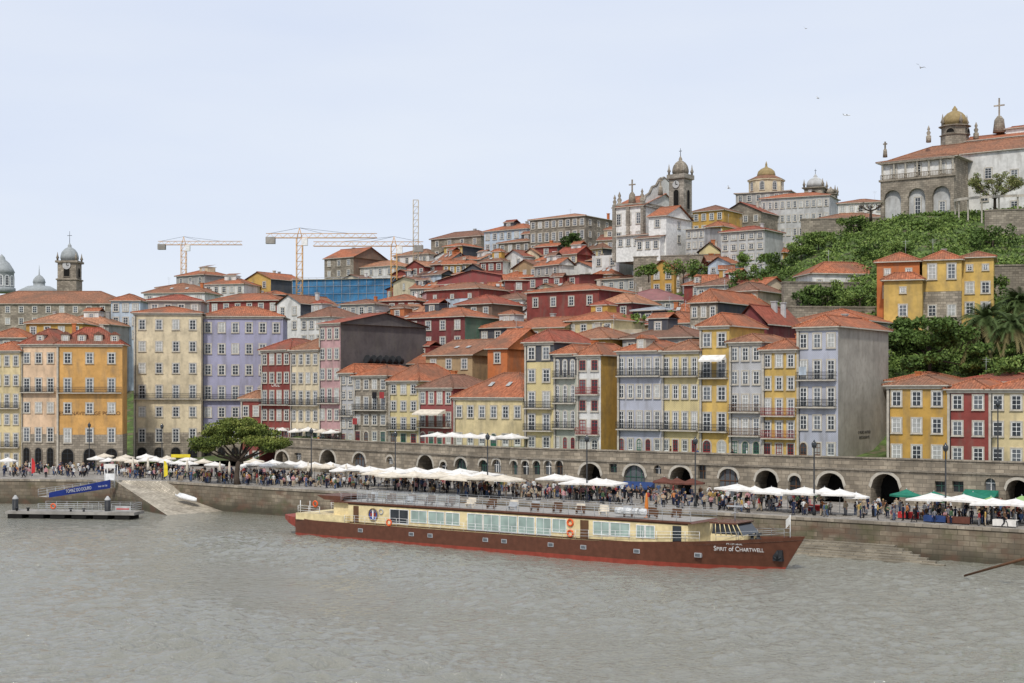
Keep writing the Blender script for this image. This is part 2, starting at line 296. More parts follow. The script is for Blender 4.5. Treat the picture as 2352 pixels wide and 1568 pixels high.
def balcony(e,x0,x1,z,off,det,col='iron'):
    W=round(x1-x0,1); k=(W,det,col)
    if k not in BC:
        a=MB(); a.box((0,-.75,-.16),(W,.0,0)); r=MB()
        for zz in (.08,.55,1.0): r.box((0,-.74,zz),(W,-.69,zz+.05)); r.box((0,-.69,zz),(.05,0,zz+.05)); r.box((W-.05,-.69,zz),(W,0,zz+.05))
        n=int(W/.16)
        for i in range(n+1): x=i*W/n; r.box((x-.018,-.73,.0),(x+.018,-.70,1.0))
        BC[k]=(a.mesh('balcony',['trim'],False),r.mesh('railing',[col],False))
    o=obj('balcony',BC[k][0],e,(off[0]+x0,off[1],off[2]+z)); obj('railing',BC[k][1],o)
def roofmesh(W,d,h,k,rh,ov,mats):
    mb=MB(); x0,x1,y0,y1=-ov,W+ov,-ov,d+ov; z=h; t=h+rh
    c=[(x0,y0,z),(x1,y0,z),(x1,y1,z),(x0,y1,z)]
    if k=='h':
        w2,d2=(x1-x0)/2,(y1-y0)/2; r=min(w2,d2)*.96
        if w2>=d2: a,b=(x0+r,(y0+y1)/2,t),(x1-r,(y0+y1)/2,t); mb.q([c[0],c[1],b,a]);mb.q([c[2],c[3],a,b]);mb.q([c[1],c[2],b]);mb.q([c[3],c[0],a]); rid=[(a,b)]+[(c[i],q) for i,q in ((0,a),(1,b),(2,b),(3,a))]
        else: a,b=((x0+x1)/2,y0+r,t),((x0+x1)/2,y1-r,t); mb.q([c[0],c[1],a]);mb.q([c[1],c[2],b,a]);mb.q([c[2],c[3],b]);mb.q([c[3],c[0],a,b]); rid=[(a,b)]+[(c[i],q) for i,q in ((0,a),(1,a),(2,b),(3,b))]
    elif k=='g':
        a,b=(x0,d/2,t),(x1,d/2,t); mb.q([c[0],c[1],b,a]);mb.q([c[2],c[3],a,b]); rid=[(a,b)]
    elif k=='G':
        a,b=(W/2,y0,t),(W/2,y1,t); mb.q([c[1],c[2],b,a]);mb.q([c[3],c[0],a,b]); rid=[(a,b)]
    elif k=='s':
        mb.q([c[0],c[1],(x1,y1,t),(x0,y1,t)]); rid=[]
    else: mb.q([(0,0,h-.25),(W,0,h-.25),(W,d,h-.25),(0,d,h-.25)],1); return mb
    for p,q in rid: mb.tube(p,q,.16,.16,5,0)
    for i in range(4):
        p,q=c[i],c[(i+1)%4]
        if (k in 'gs' and i in(1,3)) or (k=='G' and i in (0,2)): continue
        mb.q([(p[0],p[1],z-.16),(q[0],q[1],z-.16),(q[0],q[1],z-.003),(p[0],p[1],z-.003)],1)
    if k=='h' or k=='g': mb.q([(p[0],p[1],z-.16) for p in c[::-1]],1)
    return mb
def vol(e,off,W,d,h,w='white',side=None,rf='h',rh=2.2,fl='ww',b=2,det=False,sash='sash',sur='trim',roof=None,dorm=0,sw=None,top=None,base=None,ov=.5,chim=.35,doors=None,rail='iron',fhm=3.2,hf=None,sky=0,room=None):
    side=side or w; mb=MB(); roof=roof or RR.choice(['tile','tile','tile','tilered','tileold','tilepale','tilebrown'])
    mb.q([(0,0,0),(W,0,0),(W,0,h),(0,0,h)],0); mb.q([(W,0,0),(W,d,0),(W,d,h),(W,0,h)],1); mb.q([(W,d,0),(0,d,0),(0,d,h),(W,d,h)],1); mb.q([(0,d,0),(0,0,0),(0,0,h),(0,d,h)],1)
    if rf=='g':
        for x in (0,W): mb.q([(x,0,h),(x,d,h),(x,d/2,h+rh-.1)],1)
    if rf=='G':
        for y in (0,d): mb.q([(0,y,h),(W,y,h),(W/2,y,h+rh-.1)],0)
    if rf=='s':
        for x in (0,W): mb.q([(x,0,h),(x,d,h),(x,d,h+rh-.1)],1)
    mb.build('wall',[w,side],e,off)
    if top: m=MB(); m.box((-.04,-.04,h-top[1]),(W+.04,d,h-.02)); m.build('upper_storey',[top[0]],e,off)
    if base: m=MB(); m.box((-.06,-.06,0),(W+.06,d*.9,base[1])); m.build('plinth',[base[0]],e,off)
    R=roofmesh(W,d,h,rf,rh,ov,None).build('roof',[roof,'trim' if rf!='f' else 'lightgrey'],e,off)
    for _c in range(2):
      if RR.random()<chim*(1 if _c==0 else .5) and rf!='f':
        m=MB(); x=RR.uniform(.2,.8)*W; y=d*RR.uniform(.5,.75); z=h+rh*.35; t=RR.uniform(.3,.8); q=RR.uniform(.28,.5); m.box((x-q,y-.3,z-.5),(x+q,y+.3,h+rh+t)); m.box((x-q-.1,y-.4,h+rh+t),(x+q+.1,y+.4,h+rh+t+.15)); m.build('chimney',[RR.choice(['white','trim','lightgrey','rust','grey'])],R)
    if (room if room is not None else (not det and chim>0 and rf in 'hg' and W>5 and RR.random()<.46)):
        rw=min(3.6,W*RR.uniform(.3,.5)); rd=min(3.2,d*.36); x=W*RR.uniform(.18,.75)-rw/2; y=d*RR.uniform(.26,.4); zq=h+rh*.3; hh=RR.uniform(1.9,2.7); L0=(off[0]+x,off[1]+y,off[2]+zq)
        m=MB(); m.box((0,0,-.6),(rw,rd,hh)); rm=m.build('rooftop_room',[RR.choice(['white','white','slate','red','cream','rust','lightgrey','ochre'])],e,L0)
        roofmesh(rw,rd,hh,RR.choice('hgs'),.8,.25,None).build('room_roof',[RR.choice(['tile','tilered','tilebrown']),'trim'],rm); window(rm,(rw*.5,-.002,hh*.3),min(1.1,rw*.4),min(1.2,hh*.5))
    if not det and chim>0 and RR.random()<.22: m=MB(); x=W*RR.uniform(.2,.8); y=d*.5; m.tube((x,y,h+rh*.5),(x,y,h+rh+2.2),.035,.025,4); m.tube((x-.6,y,h+rh+1.9),(x+.6,y,h+rh+1.9),.02,.02,4); m.tube((x-.4,y,h+rh+1.6),(x+.4,y,h+rh+1.6),.02,.02,4); m.build('antenna',['metal'],R,(0,0,0),0,False)
    if sky and rf in 'hg':
        sl=rh/(d/2)
        for j in range(sky): m=MB(); x=W*(.4+.25*j); y=d*.22; zq=h+(y+ov)*sl*.98; m.q([(x-.4,y-.5,zq-.5*sl+.12),(x+.4,y-.5,zq-.5*sl+.12),(x+.4,y+.5,zq+.5*sl+.12),(x-.4,y+.5,zq+.5*sl+.12)]); m.build('skylight',['glasspale'],R)
    if det:
        m=MB(); m.box((-.05,-.25,h-.5),(W+.05,0-.005,h-.2)); m.build('cornice',['trim'],e,off)
        m=MB(); m.box((.0,-.08,0),(.32,-.003,h-.51)); m.build('quoin',['trim'],e,off); m=MB(); m.tube((.42,-.13,.2),(.42,-.13,h-.55),.055,.055,5); m.build('downpipe',['iron'],e,off,0,False)
    n=len(fl)
    if hf is None: fh=h/max(n,1) if det else min(h/max(n,1),fhm)
    else: fh=hf
    bw=W/max(b,1)
    for i,ch in enumerate(fl):
        z0=h-(n-i)*fh-.1; ww=min(1.25,bw*.52)
        if ch=='n': continue
        yo=-.06 if (base and z0<base[1]-1) or (top and z0>h-top[1]-1.5) else 0
        for j in range(b):
            x=(j+.5)*bw; L=(off[0]+x,off[1]-.002+yo,off[2])
            if ch=='w': window(e,(L[0],L[1],L[2]+z0+fh*.27),ww,min(1.75,fh*.52),False,sash,sur,det)
            elif ch in 'tbi': window(e,(L[0],L[1],L[2]+z0+fh*.1),ww,min(2.5,fh*.72),False,sash,sur,det)
            elif ch=='a' or ch=='B': window(e,(L[0],L[1],L[2]+z0+fh*.1),ww,min(2.6,fh*.76),True,sash,sur,det)
            elif ch=='s': window(e,(L[0],L[1],L[2]+z0+fh*.4),min(.8,ww),.8,False,sash,sur,det)
            elif ch=='A': window(e,(L[0],L[1],L[2]+z0+fh*.06),bw*.55,fh*.78,True,'glassdark','stone',det,glass='dark',name='arch_opening')
            elif ch=='d': window(e,(L[0],L[1],L[2]+z0+fh*.04),ww,min(2.6,fh*.8),RR.random()<.3,sash,sur,det,door=(doors or RR.choice(['doorred','doorgreen','doorbrown','doorwhite','doorwhite'])))
            if ch=='i': balcony(e,x-ww/2-.35,x+ww/2+.35,z0+fh*.08,off,det,rail)
        if ch in 'bB': balcony(e,.15,W-.15,z0+fh*.08,off,det,rail)
    if sw:
        f2,b2=sw
        for i,ch in enumerate(f2):
            if ch=='n': continue
            for j in range(b2): window(e,(off[0]+W+.002,off[1]+(j+.5)*d/b2,off[2]+h-(len(f2)-i)*min(fh,3.3)+.8),min(1.1,d/b2*.5),1.5,False,sash,sur,False,PI/2)
    for j in range(dorm):
        x=(j+.5)*W/dorm; m=MB(); m.box((off[0]+x-.75,off[1]+.5,off[2]+h+.1),(off[0]+x+.75,off[1]+3.2,off[2]+h+1.75)); dm=m.build('dormer',['trim'],e)
        m=MB(); c=(off[0]+x,off[1],off[2]+h+1.75); m.q([(c[0]-.95,.3+c[1],c[2]),(c[0],.3+c[1],c[2]+.6),(c[0],4+c[1],c[2]+.6),(c[0]-.95,4+c[1],c[2])]); m.q([(c[0],.3+c[1],c[2]+.6),(c[0]+.95,.3+c[1],c[2]),(c[0]+.95,4+c[1],c[2]),(c[0],4+c[1],c[2]+.6)]); m.q([(c[0]-.95,.3+c[1],c[2]),(c[0]+.95,.3+c[1],c[2]),(c[0],.3+c[1],c[2]+.6)]); m.build('dormer_roof',[roof],dm)
        window(dm,(c[0],c[1]+.49,c[2]-1.45),.8,1.2,False,sash,sur,False)
HS=[]
def house(label,x0,x1,ye,D=None,t=None,zb=None,ang=-35.75,dp=11,cat='house',name='house',**k):
    xc=(x0+x1)/2; D=D or Dt(xc,t); fr=Fr(xc,D,ang); xa,xb=fr.x(x0),fr.x(x1); W=xb-xa; ze=fr.z(ye)
    if zb is None: zb=min(terr(xc,D)-2,ze-5)
    p=fr.w(xa,0); e=thing(name,label,cat,(p.x,p.y,zb),fr.a); vol(e,(0,0,0),W,dp,ze-zb,**k); HS.append((xc,x1-x0,D,dp,ye)); return e,fr,xa,W,ze-zb
def comp(e,fr,ez,x0,x1,ye,yb,y=0,dp=10,**k):
    xa,xb=fr.x(x0,y),fr.x(x1,y); xm=(xa+xb)/2; z0,z1=fr.z(yb,xm,y),fr.z(ye,xm,y); k.setdefault('room',False); vol(e,(xa,y,z0-ez),xb-xa,dp,z1-z0,**k); return xa,xb,z0-ez,z1-ez
def frthing(name,label,cat,px,py,D,ang=-35.75):
    fr=Fr(px,D,ang); z=fr.z(py); return thing(name,label,cat,(fr.o.x,fr.o.y,z),fr.a),fr,z
T=28.5;Z8=8.3;dk=dict(det=True)
house('yellow tiled house with dark slate top storey left of the arched-window house',1205,1272,785,t=T,zb=Z8,w='yellowtile',side='slate',fl='dbbww',b=2,top=('slate',3.0),rh=2,roof='tilered',**dk)
house('narrow pale green tiled house with arched windows and dark top floor',1272,1325,812,t=T,zb=Z8,w='greentile',fl='dBBB',b=3,top=('slate',3.2),rh=1.4,**dk)
house('white house with red window frames and bare ochre side wall',1325,1380,815,t=T,zb=Z8,w='white',side='ochre',sash='redsash',fl='dbwbw',b=2,rh=1.8,dp=9,rail='doorred',**dk)
house('wide blue tiled house with two long balconies and roof dormer',1418,1520,805,t=T,zb=Z8,w='bluetile',fl='dbwb',b=5,rh=1.6,roof='tile',dorm=1,**dk)
house('yellow tiled house with four bays between blue tiled house and tall yellow house',1520,1606,805,t=T,zb=Z8,w='yellowtile',fl='dbwb',b=4,rh=1.6,roof='tileold',**dk)
house('tall narrow yellow house with white awning on its upper balcony',1607,1675,748,t=T,zb=Z8,w='yellow',fl='dbwbw',b=2,rh=1.9,roof='tile',**dk)
house('pale grey tiled house with reddish balconies beside bright yellow house',1675,1750,785,t=T,zb=Z8,w='greytile',fl='dbbww',b=3,rh=1.2,rail='wood',**dk)
house('bright yellow house with red doors and red balconies',1750,1830,802,t=T,zb=Z8,w='yellow',fl='dbbww',b=3,rh=1.5,doors='doorred',rail='doorred',roof='tile',**dk)
e,fr,xa,W,h=house('tall blue tiled house with big bare grey side wall',1830,1925,750,t=T,zb=Z8,w='bluetile',side='render',fl='dwbbw',b=3,rh=1.7,dp=18,roof='tile',**dk)
for s_,zz in (('O MURO ANTIGO',3.9),('RESTAURANTE',3.2)): text(e,s_,.55,(W+.03,9,zz),'iron',rz=PI/2)
house('ochre house with three bays of stone framed windows left of red house',2037,2176,884,t=T,zb=Z8,w='ochre',fl='www',b=3,rh=1.3,roof='tileold',**dk)
house('dark red house with grey stone window frames between ochre and pale yellow houses',2176,2271,893,t=T,zb=Z8,w='red',fl='www',b=2,rh=1.3,roof='tile',**dk)
house('pale yellow house at the right edge of the waterfront row',2271,2400,893,t=T,zb=Z8,w='paleyellow',fl='www',b=3,rh=1.3,roof='tile',**dk)
FM=Fr(900,241,-40); mk=dict(zb=Z8,ang=-40,det=True)
def DM(px): return FM.w(FM.x(px),0).y
e,fr,xa,W,h=house('dark red wine house with wall lettering at left end of terrace',600,667,803,D=DM(633),w='red',fl='dwbww',b=4,rh=2.2,roof='tilered',**mk); text(e,'CRUZ',.9,(W/2,-.03,h*.62),'canvas')
house('cream house with white windows right of the dark red wine house',667,733,803,D=DM(700),w='cream',fl='dwbww',b=4,rh=2.2,roof='tileold',**mk)
e,fr,xa,W,h=house('tall pink fronted house with huge dark slate side wall',733,782,742,D=DM(757),w='pink',side='mauve',fl='dwbwww',b=3,rf='g',rh=2.2,dp=22,**mk)
for i in range(6):
    m=MB(); m.lathe([(.5,0),(.62,.9),(.8,1.1),(.8,1.2)],10); o=m.build('ventilation_drum',['iron'],e,(W+1.1,6.5+i*1.6,h-6.7)); o.rotation_euler=(PI/2*.8,0,0)
m=MB(); m.box((W+.02,5,h-8.6),(W+2,16.5,h-8.1)); m.build('vent_platform',['darkred'],e)
house('lilac tiled narrow house squeezed below the dark slate wall',782,813,856,D=DM(797),w='greytile',fl='dwbww',b=2,rh=1.6,**mk)
e,fr,xa,W,h=house('grey stone house with laundry on its upper balcony',813,890,862,D=DM(851),w='stone',fl='dwbw',b=4,rh=1.8,**mk)
house('narrow yellow house with tiled roof left of the brown balcony house',893,962,874,D=DM(927),w='yellowtile',fl='dbww',b=3,rh=3,roof='tile',**mk)
house('dark red and brown house with deep wooden balcony and awning',962,1040,890,D=DM(1001),w='redtile',fl='dbw',b=4,rh=2.2,roof='tilebrown',rail='wood',**mk)
house('broad low yellow house with large steep tiled roof above the terrace parasols',1042,1203,912,D=DM(1122),w='paleyellow',fl='dw',b=6,rh=4.0,dp=12,roof='tile',sky=2,**mk)
house('multicoloured narrow house with yellow and pink front at left edge',-35,47,805,D=262,zb=3.6,ang=-10,w='paleyellow',fl='dbwbww',b=4,rh=1.8,**dk)
kL=dict(zb=3.6,det=True,base=('stone',6.3))
e,fr,xa,W,h=house('large orange corner building with dormers and stone arcade',130,281,790,D=257,ang=10,w='orange',fl='Atwbw',b=3,rh=3.2,dp=9,dorm=4,roof='tilered',cat='hotel building',**kL)
for i,s_ in enumerate(('PESTANA','VINTAGE','PORTO')): text(e,s_,.95,((i+.5)*W/3,-.04,h*.445),'wood')
house('peach side wing of the orange corner building facing the square',48,130,790,D=261,ang=-12,w='peach',fl='Atwbw',b=3,rh=3.0,dp=10,dorm=1,roof='tilered',zb=3.6,det=True,base=('stone',6.3))
house('tall cream building with six window rows and set-back top floor',307,462,718,D=271,ang=5,w='cream',fl='Atwbwww',b=4,rh=1.6,dp=15,roof='tile',**kL)
house('tall lilac building with six window rows next to the cream building',462,650,726,D=275,ang=5,w='lilac',fl='Atwbwww',b=6,rh=2.2,dp=12,roof='tile',**kL)
house('grey stone set-back top floor above the cream building',340,462,690,D=277,zb=32,ang=5,w='grey',fl='w',b=4,rh=1.4,dp=9,name='penthouse',cat='roof storey',room=False)
house('small red house half hidden behind the pine tree',553,600,915,D=266,zb=3.6,ang=-20,w='red',fl='www',b=2,rh=1.5,dp=8,**dk)
# second rows and hillside
h_=house
h_('light blue house with three window rows behind the cream building',255,322,690,D=330,ang=0,w='paleblue',fl='www',b=3,roof='tile',rh=1.8)
h_('long grey stone palace wing with tiled roof below the clock tower',-60,282,697,D=385,ang=0,w='stone',fl='ww',b=11,rh=4,dp=18,roof='tileold',cat='palace',room=False)
h_('ochre house with orange roof behind the peach wing',60,190,742,D=305,ang=0,w='ochre',fl='ww',b=4,rh=2.4)
h_('low grey house with orange roof behind the pastel left-edge house',-30,60,775,D=296,ang=0,w='grey',fl='w',b=3,rh=2.2)
h_('orange roofed stone house right of the peach wing roof',125,250,745,D=320,ang=-8,w='grey',fl='w',b=4,rh=2.6,roof='tilepale',sky=1)
h_('white gabled house with dark grey side above the dark red wine house',636,690,698,D=318,w='white',side='slate',rf='G',rh=2.2,fl='ww',b=2,dp=12)
h_('pale house with brown roof between white gabled house and dark slate wall',690,760,728,D=306,w='white',fl='ww',b=4,rh=2.4,roof='tilebrown')
h_('long dark red house with orange roof behind the lilac building',480,640,690,D=340,ang=-15,w='red',fl='w',b=6,rh=2.0)
h_('yellow gabled house with black slate side below the leftmost crane',563,622,642,D=425,w='yellow',side='slate',rf='G',rh=2.4,fl='ww',b=2,dp=14)
h_('grey stepped house at the foot of the leftmost crane',405,470,632,D=430,w='grey',fl='ww',b=3,rh=2.0)
h_('low white house with orange roof left of the yellow gabled house',470,560,652,D=415,ang=-15,w='white',fl='w',b=5,rh=2.4)
h_('house with long orange roof behind the light blue house',330,470,672,D=365,ang=-10,w='white',fl='w',b=5,rh=2.4,sky=2)
h_('dark grey roofed house left of the long dark red house',360,440,660,D=405,ang=-15,w='slate',fl='w',b=3,rh=1.6,roof='tileold')
e,fr,xa,W,h=h_('building wrapped in blue scaffold netting with pale metal cover roof',672,900,640,D=396,ang=-12,w='netting',rf='s',rh=1.0,fl='',b=1,dp=14,roof='bluroof',cat='construction site',name='scaffolded_building',chim=0)
for q in ((790,250,400,14,674),(790,250,340,14,674),(790,240,395,10,674)): HS.append(q)
m=MB()
for i in range(13): m.tube((i*W/12,-.15,h-9),(i*W/12,-.15,h+.4),.06,.06,4)
for z in (.4,-2,-4.2,-6.4,-8.6): m.tube((0,-.15,h+z),(W,-.15,h+z),.06,.06,4)
m.build('scaffold',['metal'],e,uv=False)
h_('grey brown house with big orange gable roof above the blue netting',745,812,592,D=440,w='oldstone',side='brown',rf='g',rh=3.6,fl='ww',b=3,dp=16,roof='tile')
h_('white house with orange roof right of the big orange gable roof',822,905,612,D=435,w='white',fl='ww',b=4,rh=2.2)
h_('white house with red trim at the foot of the lone crane mast',905,985,585,D=445,w='white',fl='ww',b=4,rh=2.2)
h_('ruined stone house with brown roof left of glass fronted house',990,1105,545,D=440,w='oldstone',fl='www',b=4,rh=2.4,roof='tilebrown')
h_('slim yellow house in front of the ruined stone house',1020,1062,565,D=425,w='yellow',side='slate',fl='www',b=2,rh=1.2)
h_('glass and white fronted house with orange roof on the skyline',1112,1212,528,D=415,w='paleblue',fl='www',b=6,rh=2.2)
h_('stone house with bricked windows below the glass fronted house',1145,1218,556,D=395,w='oldstone',fl='ww',b=4,rh=1.6,roof='tileold')
h_('big brown stone block with rows of windows left of the church',1217,1345,500,D=385,w='oldstone',fl='wtw',b=8,rh=2.0,dp=26,sw=('wtw',6),room=False)
h_('grey house with yellow middle and orange roof right of church tower',1590,1662,484,D=385,w='ochre',fl='wwww',b=4,rh=2.0)
h_('row house with yellow front between church and white apartment house',1622,1660,520,D=360,w='yellow',fl='www',b=3,rh=1.6)
h_('stone house with pedimented gable left of large grey institution',1655,1748,490,D=395,w='oldstone',rf='G',rh=3.2,fl='ww',b=4)
h_('white apartment house with four rows of windows below the stone gable house',1656,1756,530,D=300,w='lightgrey',fl='wwwww',b=5,rh=1.4,dp=9,fhm=2.2)
h_('small yellow house beside the white apartment house',1757,1800,580,D=305,w='yellow',fl='ww',b=3,rh=1.4)
h_('large grey institution with many white windows below the octagonal lantern',1748,1905,452,D=398,w='lightgrey',fl='wwww',b=11,rh=1.8,dp=12,ang=-25,fhm=3.9,zb=48,room=False)
h_('plain grey rear wing of the institution carrying the octagonal lantern',1690,1815,441,D=414,w='grey',rf='h',rh=1.0,fl='ww',b=6,dp=18,ang=-25,roof='tileold',chim=0,zb=50)
h_('stone building with tiled roof below the white low ridge house',1880,2030,500,D=350,ang=-15,w='oldstone',fl='ww',b=6,rh=1.8,roof='tileold',zb=46,room=False)
h_('white low house with orange roof right of the cathedral cupola',1925,2030,465,D=380,ang=-20,w='white',fl='w',b=5,rh=1.6,room=False)
h_('low white house with very long orange roof amid the green slope',1866,2030,628,D=254,ang=10,w='white',fl='s',b=5,rh=2.4,dp=8,roof='tile',room=False)
h_('bright red house with white windows in the middle of the rooftops',1210,1376,668,D=292,w='red',side='darkred',fl='w',b=4,rh=1.8,dp=14,roof='tile',fhm=4)
h_('darker red annexe right of the bright red house',1378,1450,696,D=284,w='darkred',fl='ww',b=2,rh=2.2)
h_('plain red walled block behind the bright red house',1180,1330,634,D=335,w='redtile',rf='s',rh=.8,fl='w',b=5,roof='tileold')
h_('long red shed with sloping top in front of the stone house',1005,1170,640,D=355,w='redtile',rf='G',rh=2.2,fl='s',b=4,roof='tilered')
h_('house with painted mural front and red upper strip',980,1100,664,D=322,w='paleblue',top=('red',2.2),fl='s',b=3,rh=1.8,roof='tileold')
h_('dark red house with green side storey near the middle rooftops',935,1068,728,D=275,w='darkred',side='green',fl='ww',b=4,rh=2.0,roof='tile')
h_('dark brown house with low hipped roof behind the green side storey',1048,1130,698,D=292,w='brown',fl='ww',b=3,rh=2.2,roof='tilered')
h_('yellow walled house with orange roof behind slate topped house',1190,1296,752,D=262,w='yellowtile',rf='g',fl='w',b=4,rh=2.2,dp=12)
h_('dark slate house with orange roof left of the yellow walled house',1098,1190,752,D=272,w='slate',fl='w',b=3,rh=2.0)
h_('ochre brown house with windowless gable side and skylights',978,1085,815,D=252,w='tan',side='tan',rf='g',rh=3.0,fl='w',b=3,dp=17,roof='tileold',sky=2,room=False)
h_('house clad in orange slats with tiled roof left of slate topped house',1120,1165,800,D=243,w='rust',side='rust',rf='g',rh=3.6,fl='w',b=1,dp=13,roof='tile',room=False)
h_('grey hall with pink metal roof in the rooftops below the church',1400,1580,690,D=305,ang=-15,w='lightgrey',fl='w',b=6,rh=3.0,roof='metalroof',dp=16)
h_('beige flat topped house with two windows above blue tiled house',1366,1474,757,D=252,w='beige',rf='f',fl='w',b=3)
h_('dark grey boxy house right of the darker red annexe',1453,1526,712,D=276,w='slate',fl='w',b=3,rh=.8,roof='bluroof')
h_('stone corner house with black slate side on the slope',1585,1648,694,D=236,w='stone',side='slate',fl='ww',b=3,rh=2.4,dp=20,roof='tile')
h_('dark red gable wall rising behind the tall narrow yellow house',1690,1760,745,t=44,w='darkred',rf='G',rh=3,fl='',b=1,dp=12,roof='tilered')
h_('house with broad orange roof behind the tall blue tiled house',1805,1990,738,D=216,w='grey',fl='w',b=6,rh=2.2,roof='tile',dp=14)
h_('white house with grey roof patch behind the big red blocks',1290,1372,622,D=352,w='white',rf='G',rh=2.4,fl='w',b=2)
h_('plain white cube house below the big brown stone block',1360,1422,586,D=345,w='white',rf='f',fl='w',b=2)
h_('grey clad house right of the white cube house',1370,1462,640,D=332,w='lightgrey',fl='w',b=4,rh=1.2,roof='tileold')
h_('narrow red fronted house with orange roof above the dark slate wall',868,955,690,D=342,ang=-20,w='red',fl='w',b=4,rh=1.8,roof='tile')
h_('pale grey house with brown roof below the blue netting',782,860,698,D=338,ang=-25,w='lightgrey',fl='ww',b=4,rh=1.4,roof='tilebrown',room=False)
h_('house with wide orange roof directly above the dark slate wall',860,1010,738,D=300,ang=-30,w='white',fl='w',b=5,rh=2.2,roof='tilered',sky=2)
h_('white fronted house with orange roof above the mural house',1110,1200,688,D=320,w='white',fl='ww',b=4,rh=1.8)
h_('orange roofed house behind slate topped house and arched-window house',1300,1410,735,D=258,w='paleyellow',fl='w',b=4,rh=2.2)
h_('orange roofed white house left of the stone corner house',1500,1585,742,D=246,w='white',fl='w',b=3,rh=2.2)
h_('orange roofed cream house behind the narrow yellow and brown houses',890,990,835,D=262,ang=-40,w='cream',fl='w',b=3,rh=2.6)
h_('house with large orange roof behind white house with red window frames',1290,1400,778,t=44,w='ochre',fl='w',b=3,rh=2.0,roof='tileold')
h_('orange roofed grey house behind the wide blue tiled house',1430,1590,775,t=46,w='grey',fl='w',b=4,rh=2.0)
h_('orange roofed house behind the ochre waterfront house',2040,2170,874,t=44,w='ochre',fl='w',b=3,rh=1.2,room=False)
h_('orange roofed house behind the red and pale yellow waterfront houses',2180,2400,876,t=44,w='cream',fl='w',b=3,rh=1.2,room=False)
h_('pale house with red roof on the slope right of the stone corner house',1668,1740,668,D=252,w='beige',fl='w',b=3,rh=1.8)
h_('grey house with brown roof below the white apartment house',1600,1690,655,D=272,w='lightgrey',fl='w',b=4,rh=1.8,roof='tilebrown')
e,fr,ez=frthing('house','yellow hillside house of three stepped blocks with hipped roofs','house',2020,755,222,-20)
comp(e,fr,ez,2014,2112,600,790,3,dp=9,w='rust',side='yellow',fl='wnws',b=2,rh=1.7,roof='tile'); comp(e,fr,ez,2030,2118,642,790,0,dp=2.9,w='yellow',fl='wws',b=1,rh=1.2,roof='tile',chim=0)
comp(e,fr,ez,2119,2208,596,790,3.2,dp=9,w='stone',fl='wnt',b=2,rh=1.7,roof='tile',top=('yellow',5)); comp(e,fr,ez,2209,2282,590,790,5,dp=9,w='yellow',fl='wws',b=2,rh=1.1,roof='tile'); HS.append((2140,260,222,14,600))
# church
e,fr,ez=frthing('church','white baroque church with grey stone trim and domed bell tower','church',1407,595,330); CW='plaster'; PT='palestone'
comp(e,fr,ez,1410,1478,474,600,6,dp=20,w=CW,rf='g',rh=3.8,fl='nwt',b=3,sur=PT,roof='tile',chim=0,hf=4.5)
comp(e,fr,ez,1416,1490,540,600,0,dp=6,w=CW,rf='s',rh=1.0,fl='nw',b=4,sur=PT,roof='tile',chim=0); comp(e,fr,ez,1490,1530,496,600,-1,dp=12,w=CW,rf='g',rh=2.8,fl='sw',b=1,sur=PT,roof='tile',chim=0,sw=('ws',1))
comp(e,fr,ez,1460,1516,546,600,-3,dp=1.9,w=CW,rf='s',rh=.8,fl='w',b=3,chim=0); comp(e,fr,ez,1575,1618,525,600,3,dp=8,w='lightgrey',rf='s',rh=.8,fl='www',b=3,chim=0)
gxw=fr.x(1478,6)+.06; gz=fr.z(474,gxw,16)-ez; prof=[(6.2,0),(7.2,1.6),(9,2.4),(10.2,4.0),(12.2,4.6),(13.6,6.2),(16,7.0)]; prof+=[(32-a,b) for a,b in prof[-2::-1]]
m=MB(); m.q([(gxw,a,gz+b) for a,b in prof]+[(gxw,25.8,gz-.4),(gxw,6.2,gz-.4)]); m.q([(gxw-.5,a,gz+b) for a,b in prof]+[(gxw-.5,25.8,gz-.4),(gxw-.5,6.2,gz-.4)]); m.build('gable_front',[CW],e)
m=MB(); pts=[(gxw-.2,a,gz+b) for a,b in prof]; m.path(pts,.32,6); m.build('gable_coping',['towerstone'],e)
m=MB(); m.box((fr.x(1410,6)-.2,5.75,gz-.45),(gxw+.2,5.98,gz-.05)); m.box((gxw-.02,5.9,gz-.45),(gxw+.2,26.1,gz-.05)); m.build('cornice',['towerstone'],e)
for yy in (6.3,25.6): m=MB(); m.box((gxw-.01,yy-.35,gz-14),(gxw+.18,yy+.35,gz-.45)); m.build('pilaster',['towerstone'],e)
def pillar(px,y0,yt,y,w):
    x=fr.x(px,y); m=MB(); z0,z1=fr.z(y0,x,y)-ez,fr.z(yt,x,y)-ez; m.box((x-w,y-w,z0),(x+w,y+.2,z1)); m.build('pilaster',['towerstone'],e)
for px in (1411,1443,1476): pillar(px,600,474,5.85,.38)
def spire(e,fr,ez,px,yb,yt,y,cross=False,mat='stone'):
    x=fr.x(px,y); z0,z1=fr.z(yb,x,y)-ez,fr.z(yt,x,y)-ez; h=z1-z0; m=MB(); r=h*.13
    if cross: m.lathe([(r*1.6,-.8),(r*1.2,h*.3),(r*.5,h*.42)],6,(x,y,z0)); m.box((x-.14,y-.14,z0+h*.4),(x+.14,y+.14,z1)); m.box((x-h*.17,y-.12,z0+h*.74),(x+h*.17,y+.12,z0+h*.74+.28))
    else: m.lathe([(r*1.5,-.8),(r*1.5,h*.2),(r*.8,h*.25),(r*1.3,h*.45),(r*.5,h*.6),(r*.9,h*.72),(r*.1,h)],7,(x,y,z0))
    m.build('cross' if cross else 'pinnacle',[mat],e)
for px,yb,yt,c in ((1412,476,447,0),(1423,474,440,0),(1452,462,412,1),(1475,460,432,0),(1517,440,407,1)): spire(e,fr,ez,px,yb,yt,8,c)
